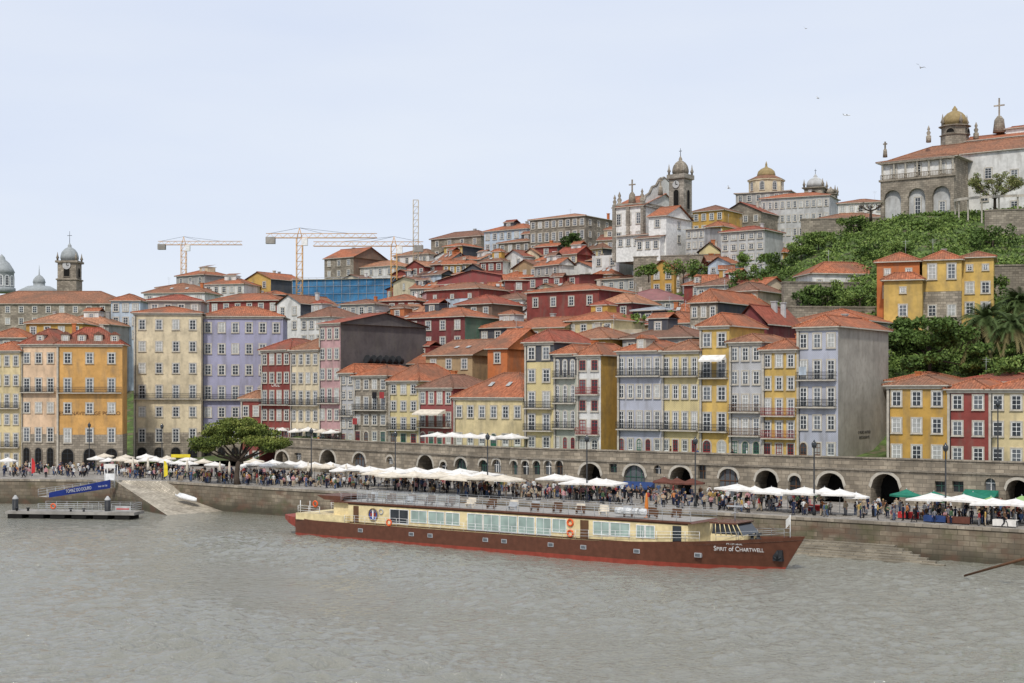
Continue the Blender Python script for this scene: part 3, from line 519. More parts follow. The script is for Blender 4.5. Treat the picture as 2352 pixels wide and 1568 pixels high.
def tower(e,fr,ez,px,y,yb,yt,hw,dome,mat='stone',n=4,dmat='stone',cross=0,ops=2,clock=False,dn=12,om='dark'):
    x=fr.x(px,y); z0,z1=fr.z(yb,x,y)-ez,fr.z(yt,x,y)-ez; m=MB(); r=hw*(1.414 if n==4 else 1.05); h=z1-z0
    m.lathe([(r,0),(r,h*.5),(r*1.1,h*.51),(r*1.1,h*.54),(r*.95,h*.55),(r*.95,h*.94),(r*1.15,h*.95),(r*1.15,h)],n,(x,y,z0),0,PI/4 if n==4 else PI/8,False); t_=m.build('tower',[mat],e)
    m=MB(); m.lathe([(hw*.95*a,dome*b) for a,b in ((.95,0),(.95,.12),(1,.14),(.97,.3),(.85,.48),(.6,.64),(.28,.74),(.2,.76),(.22,.84),(.16,.88),(.04,1.0))],dn,(x,y,z1)); m.build('dome',[dmat],t_)
    for k in range(4):
        m=MB(); a=PI/4+k*PI/2; m.lathe([(.3,0),(.3,.6),(.5,.8),(.25,1.4),(.03,2.6)],6,(x+r*.95*math.cos(a),y+r*.95*math.sin(a),z1)); m.build('pinnacle',[mat],t_)
    fc=hw*(.95 if n==4 else 1.0)
    for j in range(ops):
        zz=z0+h*(.6 if j==0 else .12); ow_=hw*(.6 if om=='dark' else .45)
        window(t_,(x,y-fc-.06,zz),ow_,h*.22,True,om,mat,False,glass=om,name='bell_opening'); window(t_,(x+fc+.06,y,zz),ow_,h*.22,True,om,mat,False,PI/2,glass=om,name='bell_opening')
    if clock:
        m=MB(); m.rings([[(x+hw*.42*math.cos(a*PI/8),y-fc-.2-q,z0+h*.88+hw*.42*math.sin(a*PI/8)) for a in range(16)] for q in (0,.12)],0,sm=False); m.build('clock_face',['lightgrey'],t_)
        m=MB(); m.box((x-.08,y-fc-.38,z0+h*.88),(x+.08,y-fc-.34,z0+h*.88+hw*.35)); m.box((x,y-fc-.38,z0+h*.88-.08),(x+hw*.25,y-fc-.34,z0+h*.88+.08)); m.build('clock_hand',['dark'],t_)
    if cross:
        m=MB(); zt=z1+dome; m.tube((x,y,zt-.2),(x,y,zt+cross),.09,.05); m.box((x-cross*.2,y-.06,zt+cross*.6),(x+cross*.2,y+.06,zt+cross*.6+.12)); m.build('cross',['iron'],t_)
tower(e,fr,ez,1563,14,600,402,2.1,4.6,mat='towerstone',dmat='stone',cross=1.8,ops=1,clock=True,om='dark'); HS.append((1515,215,332,26,470))
e,fr,ez=frthing('clock_tower','slender stone clock tower with lantern and weather vane above palace roof','clock tower',160,690,420,0); tower(e,fr,ez,160,3,690,600,2.9,5.6,cross=3.5,clock=True,dmat='lead')
e,fr,ez=frthing('palace_dome','shallow grey lead dome behind the stone palace wing','dome',90,676,450,0)
m=MB(); m.lathe([(8.5,0),(3.6,2.6),(1.8,2.8),(1.8,3.6),(2.0,3.8),(1.7,4.9),(1.0,5.8),(.22,6.3),(.13,7.4),(.04,9.4)],16); m.build('cupola',['lead'],e)
e,fr,ez=frthing('glass_dome','pale glazed pavilion dome with tall windows at far left skyline','dome',4,672,460,0); m=MB(); m.lathe([(4.4,0),(4.4,1.5),(3.9,1.8),(3.9,6.4),(4.2,6.7),(3.7,7.8),(2.5,9.7),(1.2,10.8),(1.0,11.6),(.1,12.6)],12); m.build('drum',['lead'],e)
for k in range(12):
    a=2*PI*(k+.5)/12; window(e,(3.8*math.cos(a),3.8*math.sin(a),2.3),1.2,3.2,True,'sash','sash',False,a+PI/2)
e,fr,ez=frthing('octagonal_lantern','octagonal cream lantern tower with arched windows on the grey institution','tower',1760,444,420,-25)
m=MB(); m.lathe([(5.2,0),(5.2,4.4),(5.6,4.5),(5.6,4.9)],8,(0,0,-1),0,PI/8,False); m.build('drum',['cream'],e); m=MB(); m.lathe([(5.7,3.9),(2.9,5.2)],8,(0,0,0),0,PI/8,False); m.build('roof',['tileold'],e); m=MB(); m.lathe([(2.7,5.1),(2.8,5.5),(2.5,6.5),(1.6,7.3),(.5,7.8),(.3,8.3),(.35,8.6),(.05,9.6)],12,(0,0,0)); m.build('dome',['gold'],e)
for k in range(8): window(e,(4.85*math.cos(k*PI/4),4.85*math.sin(k*PI/4),.6),1.3,2.5,True,'sash','trim',False,k*PI/4+PI/2)
e,fr,ez=frthing('cathedral_cupola','pale stone cathedral cupola with small cross left of the white low house','tower',1875,452,430,-25); tower(e,fr,ez,1873,3,480,432,3.0,4.4,mat='stone',dmat='lightgrey',cross=1.6,ops=1); tower(e,fr,ez,1908,5,480,446,1.8,2.4,cross=0,ops=1)
# bishop palace
e,fr,ez=frthing('palace','white hilltop palace with stone loggia of three arches at upper right','palace',2025,492,292,-35.75)
xa,xb,z0,z1=comp(e,fr,ez,2026,2194,366,505,.9,dp=8,w='stone',rf='h',rh=1.2,fl='',b=1,roof='tileold',chim=0,ov=1.0)
m=MB(); zA,zB=z0,z1-4.1; n3=3; bw=(xb-xa)/n3
def arcade(m,x0,x1,zs,r,zt,K=10):
    xm=(x0+x1)/2; m.box((x0,0,zA),(xm-r,.85,zt)); m.box((xm+r,0,zA),(x1,.85,zt))
    for i in range(K):
        u=xm-r+2*r*i/K; v=xm-r+2*r*(i+1)/K; zz=lambda q: zs+math.sqrt(max(0,r*r-(q-xm)**2)); m.q([(u,0,zz(u)),(v,0,zz(v)),(v,0,zt),(u,0,zt)]); m.q([(v,0,zz(v)),(u,0,zz(u)),(u,.85,zz(u)),(v,.85,zz(v))])
for i in range(n3): arcade(m,xa+i*bw,xa+(i+1)*bw-.001,zA+4.6,bw*.36,zB)
m.build('arcade',['stone'],e); m=MB()
for i in range(n3): m.box((xa+i*bw+bw*.14,.80,zA),(xa+(i+1)*bw-bw*.14,.89,zA+4.6+bw*.37))
m.build('arcade_back_wall',['lightgrey'],e)
for i in range(7):
    x0_=xa+.3+i*(xb-xa-.6)/6; mm=MB(); mm.lathe([(.3,0),(.24,.3),(.22,2.9),(.36,3.1)],8,(x0_,.3,z1-3.5)); mm.build('column',['trim'],e)
mm=MB(); mm.box((xa+.2,.84,z1-3.5),(xb-.2,.895,z1-.4)); mm.build('loggia_recess',['plaster'],e)
mm=MB(); mm.box((xa-.3,-.25,zB),(xb+.3,.88,zB+.4)); mm.box((xa-.2,-.1,z1-.45),(xb+.2,.88,z1-.02)); 
for i in range(50): x0_=xa+i*(xb-xa)/49; mm.box((x0_-.05,-.05,zB+.4),(x0_+.05,.05,zB+1.3))
mm.box((xa,-.08,zB+1.3),(xb,.08,zB+1.42)); mm.build('balustrade',['stone'],e)
for x_,z_,h2 in ((xa+bw*1.5,z0+1.2,3.4),(xa+bw*.5,z1-3.3,2.3),(xa+bw*1.5,z1-3.3,2.3),(xa+bw*2.5,z1-3.3,2.3),(xa+bw*2.5,z0+1.2,2.2)): window(e,(x_,.79,z_),1.2,h2,False,'sash','trim',False)
comp(e,fr,ez,2045,2420,352,505,9.1,dp=14,w='white',side='white',rf='h',rh=3.4,fl='',b=1,roof='tileold',chim=0)
for px,py in ((2215,400),(2270,398),(2330,402),(2215,446),(2262,450),(2330,474)):
    x=fr.x(px,9.1); window(e,(x,9.05,fr.z(py,x,9.1)-ez-1),1.4,2.1,False,'sash','trim',False)
comp(e,fr,ez,2212,2420,314,370,19,dp=12,w='plaster',rf='g',rh=1.8,fl='',b=1,roof='tile',chim=0); comp(e,fr,ez,2310,2420,290,370,24,dp=12,w='plaster',rf='g',rh=1.4,fl='',b=1,roof='tile',chim=0)
tower(e,fr,ez,2193,20,335,290,2.8,4.4,mat='stone',n=8,dmat='gold',ops=1)
for px,yb,yt,c,y in ((2033,352,325,1,2),(2133,318,288,0,12),(2295,296,225,1,24),(2242,312,280,0,20)): spire(e,fr,ez,px,yb,yt,y,c)
HS.append((2190,330,296,30,370))
e2,fr2,ez2=frthing('pergola','curved stone pergola with slim columns below the hilltop palace','pergola',2200,480,272,-12)
mm=MB()
for i in range(9):
    a=PI*(1.0+i/10); p=(11+11*math.cos(a),5+5*math.sin(a)); pc=MB(); pc.lathe([(.25,-3),(.18,-2.6),(.16,2.2),(.26,2.4)],7,(p[0],p[1],0)); pc.build('column',['trim'],e2)
    if i: mm.q([(q[0]-.3,q[1]-.4,2.5),(p[0]-.3,p[1]-.4,2.5),(p[0]+.2,p[1]+1,2.5),(q[0]+.2,q[1]+1,2.5)]); mm.q([(q[0]-.3,q[1]-.4,2.0),(p[0]-.3,p[1]-.4,2.0),(p[0]-.3,p[1]-.4,2.5),(q[0]-.3,q[1]-.4,2.5)])
    q=p
mm.build('beam',['trim'],e2)
# stone retaining walls on the slope
for lab,x0,x1,yt,yb,D,a in (('tall rough retaining wall at the right edge below the palace',2262,2420,482,560,262,-15),('grey retaining wall behind the yellow hillside house',2285,2420,610,690,232,-10),('long stone terrace wall below the church',1455,1655,588,640,318,-20),('ivy covered terrace wall under the long orange roof',1800,2020,650,674,250,8),('stone garden wall above the tall blue tiled house',1770,2010,706,730,236,5),('pale stone terrace wall left of the palace loggia',1840,2020,503,516,288,-8)):
    fr=Fr((x0+x1)/2,D,a); u0,u1=fr.x(x0),fr.x(x1); z0,z1=fr.z(yb),fr.z(yt); m=MB(); m.box((u0,0,z0-4),(u1,1.2,z1)); m.box((u0-.1,-.12,z1),(u1+.1,1.3,z1+.25)); tag(m.build('retaining_wall',['oldstone'],None,(fr.o.x,fr.o.y,0),fr.a),lab,'wall')
# ---------------------------------------------------------------- fillers: only those that show, at most 175
LMK=[(170,'the orange corner building'),(385,'the cream building'),(560,'the lilac building'),(700,'the dark red wine house'),(800,'the blue netting'),(880,'the dark slate wall'),(1010,'the mural house'),(1130,'the orange slatted house'),(1290,'the bright red house'),(1400,'the darker red annexe'),(1500,'the pink metal roof'),(1620,'the stone corner house'),(1520,'the white church'),(1060,'the ruined stone house'),(640,'the second crane')]
fw=dict(white='white',cream='cream',grey='grey',pink='pink',yellow='yellowtile',red='red',tan='tan',slate='slate',blue='paleblue',ochre='ochre',beige='beige',maroon='darkred')
def near(px,off=0): return sorted(LMK,key=lambda q:abs(q[0]-px))[off]
cand=[]
for D in (262,269,276,284,292,300,309,318,328,338,349,361,374,388,402,416,432):
    px=-30+(D*37)%60
    while px<1760:
        wd=RR.uniform(4.0,7.4); wp=wd*F/D; z=terr(px,D); ok=px>640 or D>300; hmax=RR.uniform(3.4,7.2)
        for (hx,hw,hD,hd,hy) in HS[:114]:
            if abs(hx+hd*2-px)<(hw+wp)*.5*.5 and -5<D-hD<hd*.6: ok=False
            if hD>D and abs(hx-px)<(hw+wp)*.4 and hD-D<60 and HZ-(z+hmax+1.2-HH)/D*F<hy+11: ok=False
        if D>395 and px>1100 or px>1450 and D>330 or px>1680 and D>262: ok=False
        if ok: cand.append((D,px,wp,HZ-(z+hmax-HH)/D*F))
        px+=wp*RR.uniform(.78,1.08)
ev=[(c[0],0,c) for c in cand]+[(h[2],1,h) for h in HS]; ev.sort(key=lambda q:q[0]); skyl=np.full(2700,1100.); vis=[]
for D,kd,c in ev:
    if kd: a,b,y=int(c[0]-c[1]/2)+150,int(c[0]+c[1]/2+c[3]*3)+150,c[4]-8
    else: a,b,y=int(c[1]-c[2]/2)+150,int(c[1]+c[2]/2)+150,c[3]-10
    a,b=max(a,0),min(max(b,a+2),2699)
    if not kd:
        area=np.clip(skyl[a:b]-y,0,60).sum()
        if area<160: continue
        vis.append((area,c))
    skyl[a:b]=np.minimum(skyl[a:b],y+4)
vis.sort(key=lambda q:-q[0]); print('candidates',len(cand),'visible',len(vis))
for area,(D,px,wp,ye) in vis[:175]:
    for k in range(150):
        cn=RR.choice(list(fw)+['white','white','red','cream']); off=k//30; lm=near(px,off); dl=px-lm[0]; rel='just left of' if dl<-25 else 'just right of' if dl>25 else 'in line with'
        rt=RR.choice(['hipped','gabled']); sz=RR.choice(['small','plain','modest','low','little','slim']); lab=f'{sz} {cn} house with {rt} terracotta roof {rel} {lm[1]}'
        if lab not in USED: break
    house(lab,px-wp/2,px+wp/2,ye,D=D,ang=RR.choice([-36,-30,-42,-20,-10,-50,-60,5]),dp=RR.uniform(4.5,8),w=fw[cn],side=RR.choice([fw[cn],fw[cn],'white','slate','white','grey','beige','red']),rf='h' if rt=='hipped' else RR.choice('gG'),rh=RR.uniform(1.0,2.2),fl=RR.choice(['w','ww','ww']),b=RR.choice([1,2,3,3]),chim=.65,fhm=2.8,sky=RR.choice([0,0,1,2]),dorm=RR.choice([0,0,0,1]) if rt=='hipped' else 0)
# ---------------------------------------------------------------- arcaded wall
ew=thing('arcade_wall','long stone promenade wall with arches carrying the upper street','wall',(0,0,0))
OPS=[(648,32,1036,None,'t'),(684,16,1040,1056,'s'),(753,36,1033,None,'t'),(825,30,1040,1072,'g'),(895,16,1048,1066,'g'),(977,36,1045,None,'t'),(1018,16,1060,1085,'g'),(1058,28,1052,None,'g'),(1110,22,1056,1085,'g'),(1140,20,1055,1085,'g'),(1355,50,1064,None,'t'),(1408,18,1065,1085,'s'),(1457,50,1068,None,'g'),(1510,17,1068,1088,'r'),(1563,50,1072,None,'t'),(1612,18,1068,1100,'s'),(1673,46,1076,None,'g'),(1760,52,1080,None,'t'),(1825,28,1092,None,'g'),(1907,62,1086,None,'t'),(2033,66,1088,None,'t'),(2160,26,1105,1130,'s'),(2200,26,1105,1130,'s'),(2274,26,1098,1126,'r'),(2337,54,1102,None,'t')]+[(1180+i*26,17,1058,1090,'g') for i in range(5)]
for A,B,sel in ((WA,WB,lambda p:p<CX-3),(WB,WC,lambda p:p>=CX-3)):
    d=B-A; Lw=d.length; a=math.degrees(math.atan2(d.y,d.x)); fr=Fr(0,1,a); fr.o=A.copy(); top=9.35
    ops=[]
    for px,wp,yt,yb,k in sorted(OPS):
        if not sel(px): continue
        x=fr.x(px); hw=(fr.x(px+wp/2)-fr.x(px-wp/2))/2; zt=fr.z(yt,x); z0=QZ if yb is None else fr.z(yb,x)
        if x+hw+.1>Lw: continue
        ops.append((x,hw,z0,zt,k))
    m=MB(); cx=0; K=12
    def q4(x0,x1,za,zb): 
        if x1-x0>.01 and zb-za>.01: m.q([(x0,0,za),(x1,0,za),(x1,0,zb),(x0,0,zb)])
    for x,hw,z0,zt,k in ops:
        x0,x1=x-hw,x+hw; q4(cx,x0,QZ-1,top); cx=x1; q4(x0,x1,QZ-1,z0)
        def zz(u,k=k,x=x,hw=hw,z0=z0,zt=zt):
            if k=='s': return zt
            r=min(hw,zt-z0-.05) if k!='r' else min(hw,(zt-z0)/2); return zt-r+r*math.sqrt(max(0,1-((u-x)/hw)**2))
        pts=[x0+(x1-x0)*i/K for i in range(K+1)]
        dpt=3.5 if k=='t' else .55
        for u,v in zip(pts,pts[1:]): m.q([(u,0,zz(u)),(v,0,zz(v)),(v,0,top),(u,0,top)]); m.q([(v,0,zz(v)),(u,0,zz(u)),(u,dpt,zz(u)),(v,dpt,zz(v))])
        m.q([(x0,0,z0),(x0,dpt,z0),(x0,dpt,zz(x0)),(x0,0,zz(x0))]); m.q([(x1,dpt,z0),(x1,0,z0),(x1,0,zz(x1)),(x1,dpt,zz(x1))]); m.q([(x0,0,z0),(x1,0,z0),(x1,dpt,z0),(x0,dpt,z0)])
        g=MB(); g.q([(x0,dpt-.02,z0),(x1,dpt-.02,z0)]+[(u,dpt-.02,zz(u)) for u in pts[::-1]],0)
        if k!='t':
            for f_ in ((-.5,0,.5) if hw>.9 else (0,)): g.box((x+f_*hw-.05,dpt-.1,z0),(x+f_*hw+.05,dpt-.04,zz(x+f_*hw)),1)
            g.box((x0,dpt-.11,z0+(zt-z0)*.55),(x1,dpt-.05,z0+(zt-z0)*.55+.1),1)
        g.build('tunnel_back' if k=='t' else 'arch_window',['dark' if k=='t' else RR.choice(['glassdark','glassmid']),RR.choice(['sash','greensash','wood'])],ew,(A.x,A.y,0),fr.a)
        if k in 'tg':
            v_=MB(); 
            for u,v in zip(pts,pts[1:]):
                eo=lambda w_: (x+(w_-x)*1.16,zz(w_)+.34)
                p_,q_=eo(u),eo(v); v_.q([(u,-.05,zz(u)),(v,-.05,zz(v)),(q_[0],-.05,q_[1]),(p_[0],-.05,p_[1])]); v_.q([(p_[0],-.05,p_[1]),(q_[0],-.05,q_[1]),(q_[0],0,q_[1]),(p_[0],0,p_[1])])
            v_.build('voussoirs',['trim'],ew,(A.x,A.y,0),fr.a)
    q4(cx,Lw,QZ-1,top); m.q([(0,.6,top),(Lw,.6,top),(Lw,.6,8),(0,.6,8)]); m.q([(0,0,QZ),(0,14,QZ),(0,14,8.4),(0,0,8.4)])
    m.build('wall',['wallstone'],ew,(A.x,A.y,0),fr.a)
    m=MB(); m.box((-.1,-.16,top),(Lw,.7,top+.16)); m.box((-.1,-.22,7.85),(Lw,-.004,8.1)); m.build('coping',['stone'],ew,(A.x,A.y,0),fr.a)
# ---------------------------------------------------------------- cranes, birds, plane
def crane(label,px,yt,yb,D,jl,jr,yj,cm='craneyellow'):
    o=at(px,yb,D); e=thing('tower_crane',label,'crane',o); s=D/F; h=(yb-yt)*s; hj=(yb-yj)*s if yj else h; m=MB(); w=.8
    n=int(hj/2)
    for sx in(-1,1):
        for sy in(-1,1): m.tube((sx*w,sy*w,-4),(sx*w,sy*w,hj),.12,.12,4)
    for i in range(n+1):
        z=i*hj/n
        m.path([(-w,-w,z),(w,-w,z),(w,w,z),(-w,w,z),(-w,-w,z)],.06,4)
        if i<n: z2=z+hj/n; m.tube((-w,-w,z),(w,-w,z2),.07,.07,4); m.tube((w,-w,z),(w,w,z2),.07,.07,4)
    m.build('mast',[cm],e,uv=False)
    if not yj: return
    a,b=(jl-px)*s,(jr-px)*s; m=MB(); n=int((b-a)/2.2)
    for y,z in ((-.6,0),(.6,0),(0,1.2)): m.tube((a,y,hj+z),(b,y,hj+z),.11,.11,4)
    for i in range(n): x=a+i*(b-a)/n; x2=x+(b-a)/n/2; m.tube((x,-.6,hj),(x2,0,hj+1.2),.06,.06,4); m.tube((x2,0,hj+1.2),(x+(b-a)/n,-.6,hj),.06,.06,4)
    m.build('jib',[cm],e,uv=False); m=MB(); m.tube((-.7,0,hj),(0,0,h),.14,.1,4); m.tube((.7,0,hj),(0,0,h),.14,.1,4); m.build('apex',[cm],e,uv=False)
    sh=a if abs(a)<abs(b) else b; lo=b if sh==a else a; m=MB(); m.tube((0,0,h),(sh*.9,0,hj+1.2),.05,.05,4); m.tube((0,0,h),(lo*.65,0,hj+1.2),.05,.05,4); m.tube((0,0,h),(lo*.3,0,hj+1.2),.05,.05,4); m.build('tie_bar',['iron'],e,uv=False)
    m=MB(); sg=1 if sh>0 else -1; m.box((min(sh,sh-sg*2.5),-.8,hj-1.6),(max(sh,sh-sg*2.5),.8,hj+.2)); m.build('counterweight',['concrete'],e); m=MB(); m.box((.9,-1.9,hj-2.2),(2.4,-.7,hj-.2)); m.build('cab',['white_paint'],e)
crane('leftmost yellow tower crane with jib reaching right',422,543,660,470,363,556,562); crane('tall yellow tower crane beside the blue netting with longest jib',688,523,690,385,611,866,546); crane('low yellow tower crane with jib reaching left in front of the lone mast',905,543,668,385,720,972,565); crane('lone pale crane mast without visible jib',955,459,640,440,0,0,None,'cranepale')
def bird(label,px,py,D,r,up):
    p=at(px,py,D); m=MB(); m.rings([[(x,y_*k,z_*k) for y_,z_ in ((.09,0),(.06,.07),(-.06,.07),(-.09,0),(-.06,-.07),(.06,-.07))] for x,k in ((-.32,.1),(-.2,.8),(0,1.1),(.2,.7),(.3,.55),(.4,.05))])
    for s in (-1,1): m.q([(-.12,s*.05,.03),(.14,s*.05,.03),(.1,s*.45,.03+up*.3),(-.1,s*.45,.03+up*.3)],1); m.q([(-.1,s*.45,.03+up*.3),(.1,s*.45,.03+up*.3),(-.1,s*.85,.03+up*.2)],1)
    m.q([(-.3,-.03,0),(-.3,.03,0),(-.5,.1,0),(-.5,-.1,0)],1); o=m.build('seagull',['white_paint','metal'],None,p,r); o.rotation_euler=(.5,.1,r); tag(o,label,'bird')
bird('largest gull gliding high left of the palace towers',2114,155,190,1.2,.9);bird('gull flying above the institution lantern tower',1878,225,260,.4,.6);bird('gull flying low between church tower and lantern',1673,432,230,.2,1);bird('tiny gull near top of the sky',1850,65,330,.7,.5)
p=at(1945,264,1900); e=thing('aeroplane','tiny airliner crossing the pale sky at right','aeroplane',p,.15); m=MB(); m.rings([[(x,r*math.cos(k*PI/4),r*math.sin(k*PI/4)) for k in range(8)] for x,r in ((-5.5,.1),(-4,.5),(-1,.7),(3,.7),(4.6,.5),(5.3,.1))]); m.build('fuselage',['white_paint'],e)
for s in(-1,1): m=MB(); m.q([(1.2,s*.5,-.2),(-.8,s*.5,-.2),(-2.6,s*5.5,.3),(-1.8,s*5.5,.3)]); m.build('wing',['metal'],e); m=MB(); m.q([(-4,s*.2,.2),(-5.2,s*.2,.2),(-5.8,s*2,.3),(-5.2,s*2,.3)]); m.build('tailplane',['metal'],e)
m=MB(); m.q([(-3.8,0,.5),(-5.4,0,.5),(-6,0,2.2),(-5.2,0,2.2)]); m.build('tail_fin',['metal'],e)
# ---------------------------------------------------------------- ship
a=math.radians(-35.4); d=Vector((math.cos(a),math.sin(a))); so=Vector((-25.2,177.2)); es=thing('river_cruise_ship','long brown and cream river cruise ship moored along the quay','ship',(so.x,so.y,0),a)
fs_=Fr(0,1,-35.4); fs_.o=so; SX=lambda px,y=-2.75: fs_.x(px,y); LS=66.4
def dk_(x): return 1.95+(.0 if x<42 else 1.5*((x-42)/24.4)**1.5)+(.25*(1-x/6)**2 if x<6 else 0)
def bd(x): return 3.5*(.86+.14*min(1,x/3))*(1 if x<50 else max(.012,1-((x-50)/16.4)**2.3))
def bw(x): return 3.45*(.84+.16*min(1,x/4))*(1 if x<46 else max(.01,1-((min(x,63.6)-46)/17.6)**1.9))
sxs=[0,1.5,3,5]+[5+i*3 for i in range(1,15)]+[48+i*1.4 for i in range(1,13)]+[65.6,66.4]
def hb(x,f):
    xw=x if x<46 else 46+(x-46)*17.6/20.4; xx=xw+(x-xw)*f; return xx,bw(xw)+(bd(x)-bw(xw))*f**1.2
def hullpart(z0,z1,mat,name):
    m=MB(); rows=[]
    for f in (0,.33,.66,1):
        r=[]
        for x in sxs:
            zt=dk_(x); za=z0; zb_=zt if z1 is None else z1; z=za+(zb_-za)*f; g=(z+1)/(zt+1); r.append((hb(x,g),z))
        rows.append(r)
    for s in(-1,1): m.rings([[(p[0],s*p[1],z) for p,z in r] for r in rows],0,cap=False,close=False)
    m.q([(rows[0][0][0][0],-rows[0][0][0][1],z0),(rows[0][0][0][0],rows[0][0][0][1],z0),(rows[-1][0][0][0],rows[-1][0][0][1],rows[-1][0][1]),(rows[-1][0][0][0],-rows[-1][0][0][1],rows[-1][0][1])]); return m.build(name,[mat],es)
BZ=.27
hull=hullpart(BZ,None,'hullbrown','hull'); hullpart(-1,BZ,'hullred','boot_stripe')
m=MB(); m.rings([[(x,s*(bd(x)-.05),dk_(x)-.35) for x in sxs] for s in(-1,1)],0,cap=False,close=False); m.build('deck',['plank'],es)
x0,x1=SX(800),SX(1580)
def prism(m,x0,x1,y,z0,z1,mi=0,rk0=0,rk1=0):
    p=[(x0,-y,z0),(x1,-y,z0),(x1,y,z0),(x0,y,z0)]; q=[(x0+rk0,-y,z1),(x1+rk1,-y,z1),(x1+rk1,y,z1),(x0+rk0,y,z1)]; m.rings([p,q],mi,sm=False)
m=MB(); prism(m,x0,x1,2.75,1.5,4.3); m.build('deckhouse',['shipcream'],es)
m=MB(); prism(m,SX(760),SX(1592),2.95,4.3,4.48,0,.2,-.3); ud=m.build('upper_deck',['hullbrown'],es)
m=MB(); m.box((SX(790),-2.8,4.482),(SX(1586),2.8,4.5)); m.build('sun_deck_floor',['plank'],es)
m=MB(); m.box((x0,-2.80,4.12),(x1,-2.752,4.30)); m.box((x0,-2.80,1.95),(x1,-2.752,2.06)); m.build('trim_band',['wood'],es)
m=MB(); prism(m,.4,x0+.3,3.3,1.95,2.75); m.build('stern_bulwark',['shipcream'],es)
m=MB(); prism(m,SX(738),SX(778),2.2,4.48,5.0,0,-1.3,.4); m.build('stern_canopy',['hullbrown'],es); m=MB(); prism(m,SX(762),x0,2.4,2.75,4.3); m.build('stern_cabin',['shipcream'],es)
m=MB(); m.rings([[(.05,-2.95,.9),(.05,2.95,.9),(.05,2.95,2.15),(.05,-2.95,2.15)],[(-1.6,-2.5,1.35),(-1.6,2.5,1.35),(-1.6,2.5,2.2),(-1.6,-2.5,2.2)],[(-3.2,-1.5,1.75),(-3.2,1.5,1.75),(-3.2,1.5,2.25),(-3.2,-1.5,2.25)]],0,sm=False); m.build('stern_counter',['hullred'],es)
for px in (690,712): m=MB(); x=SX(px,-3); m.tube((x,-3,2.75),(x,-3,4.3),.05); m.build('stanchion',['white_paint'],es)
for s0,s1,zb_,zt in ((897,938,2.3,3.85),(945,980,2.55,3.85),(985,1020,2.55,3.85),(1025,1055,2.55,3.85),(1075,1108,2.15,3.9),(1112,1146,2.15,3.9),(1150,1187,2.15,3.9),(1192,1227,2.15,3.9),(1233,1265,2.15,3.9),(1270,1300,2.55,3.9),(1364,1399,2.6,3.9),(1403,1446,2.6,3.9),(1463,1480,2.6,3.8),(1484,1503,2.6,3.8)):
    u,v=SX(s0),SX(s1); m=MB(); m.q([(u,-2.77,zb_),(v,-2.77,zb_),(v,-2.77,zt),(u,-2.77,zt)]); wn=m.build('window',['shipglass' if s0>940 else 'glassdark'],es)
    m=MB(); 
    for b_ in ((u-.08,zb_-.08,v+.08,zb_),(u-.08,zt,v+.08,zt+.08),(u-.08,zb_,u,zt),(v,zb_,v+.08,zt)): m.box((b_[0],-2.82,b_[1]),(b_[2],-2.752,b_[3]))
    m.box(((u+v)/2-.025,-2.79,zb_),((u+v)/2+.025,-2.772,zt)); m.build('window_frame',['white_paint'],wn)
    mm=MB(); mm.q([(u,2.77,zb_),(v,2.77,zb_),(v,2.77,zt),(u,2.77,zt)]); mm.build('window',['shipglass'],es)
for s0,s1 in ((812,824),(1333,1352),(1545,1565)): m=MB(); m.box((SX(s0),-2.79,2.07),(SX(s1),-2.752,4.0)); m.build('door',['wood' if s0<1500 else 'glassdark'],es)
m=MB(); m.torus((SX(876),-2.8,3.5),.3,.07); m.build('porthole',['metal'],es)
for px in (828,945,988,1115,1158,1265,1340,1462,1597):
    x=fs_.x(px,-3.5); y=-hb(x,.76)[1]-.03; m=MB(); m.box((x-.36,y-.03,.98),(x+.36,y+.3,1.42)); m.box((x-.28,y-.05,1.05),(x+.28,y-.031,1.36),1); m.build('hull_window',['metal','glassmid'],hull)
def rail(m,pts,h,n=3,step=1.6,r=.03):
    for p,q in zip(pts,pts[1:]):
        p,q=Vector(p),Vector(q)
        for k in range(n): z=Vector((0,0,h*(k+1)/n)); m.tube(p+z,q+z,r,r,4)
        c=max(1,int((q-p).length/step))
        for i in range(c+1): b=p.lerp(q,i/c); m.tube(b,b+Vector((0,0,h)),r,r,4)
for s in(-1,1): 
    m=MB(); rail(m,[(x,s*(bd(x)-.06),dk_(x)) for x in (SX(800),20,30,40,SX(1610))],.95,r=.022); m.build('side_railing',['white_paint'],es,uv=False)
    m=MB(); rail(m,[(SX(785),s*2.9,4.48),(SX(1588),s*2.9,4.48)],1.05,4,r=.022); m.build('top_railing',['metal'],es,uv=False)
    m=MB(); rail(m,[(.5,s*3.0,2.75),(SX(740),s*3.2,2.75)],.9); m.build('stern_railing',['white_paint'],es,uv=False)
    m=MB(); rail(m,[(x,s*(bd(x)-.1),dk_(x)) for x in (SX(1690),58,60,62,64.5)],.8,2,r=.022); m.build('bow_railing',['metal'],es,uv=False)
m=MB(); u,v=SX(822),SX(1056)
n=10
for i in range(n): a_,b_=u+(v-u)*i/n,u+(v-u)*(i+1)/n; m.q([(a_+.05,-2.85,4.65),(b_-.05,-2.85,4.65),(b_-.05,-2.85,5.85),(a_+.05,-2.85,5.85)],0); m.box((a_-.03,-2.88,4.48),(a_+.03,-2.82,5.9),1)
m.box((u,-2.88,5.9),(v,-2.82,5.96),1); m.box((v-.04,-2.88,4.48),(v+.04,-2.82,5.9),1); m.build('glass_windbreak',['clearglass','metal'],es)
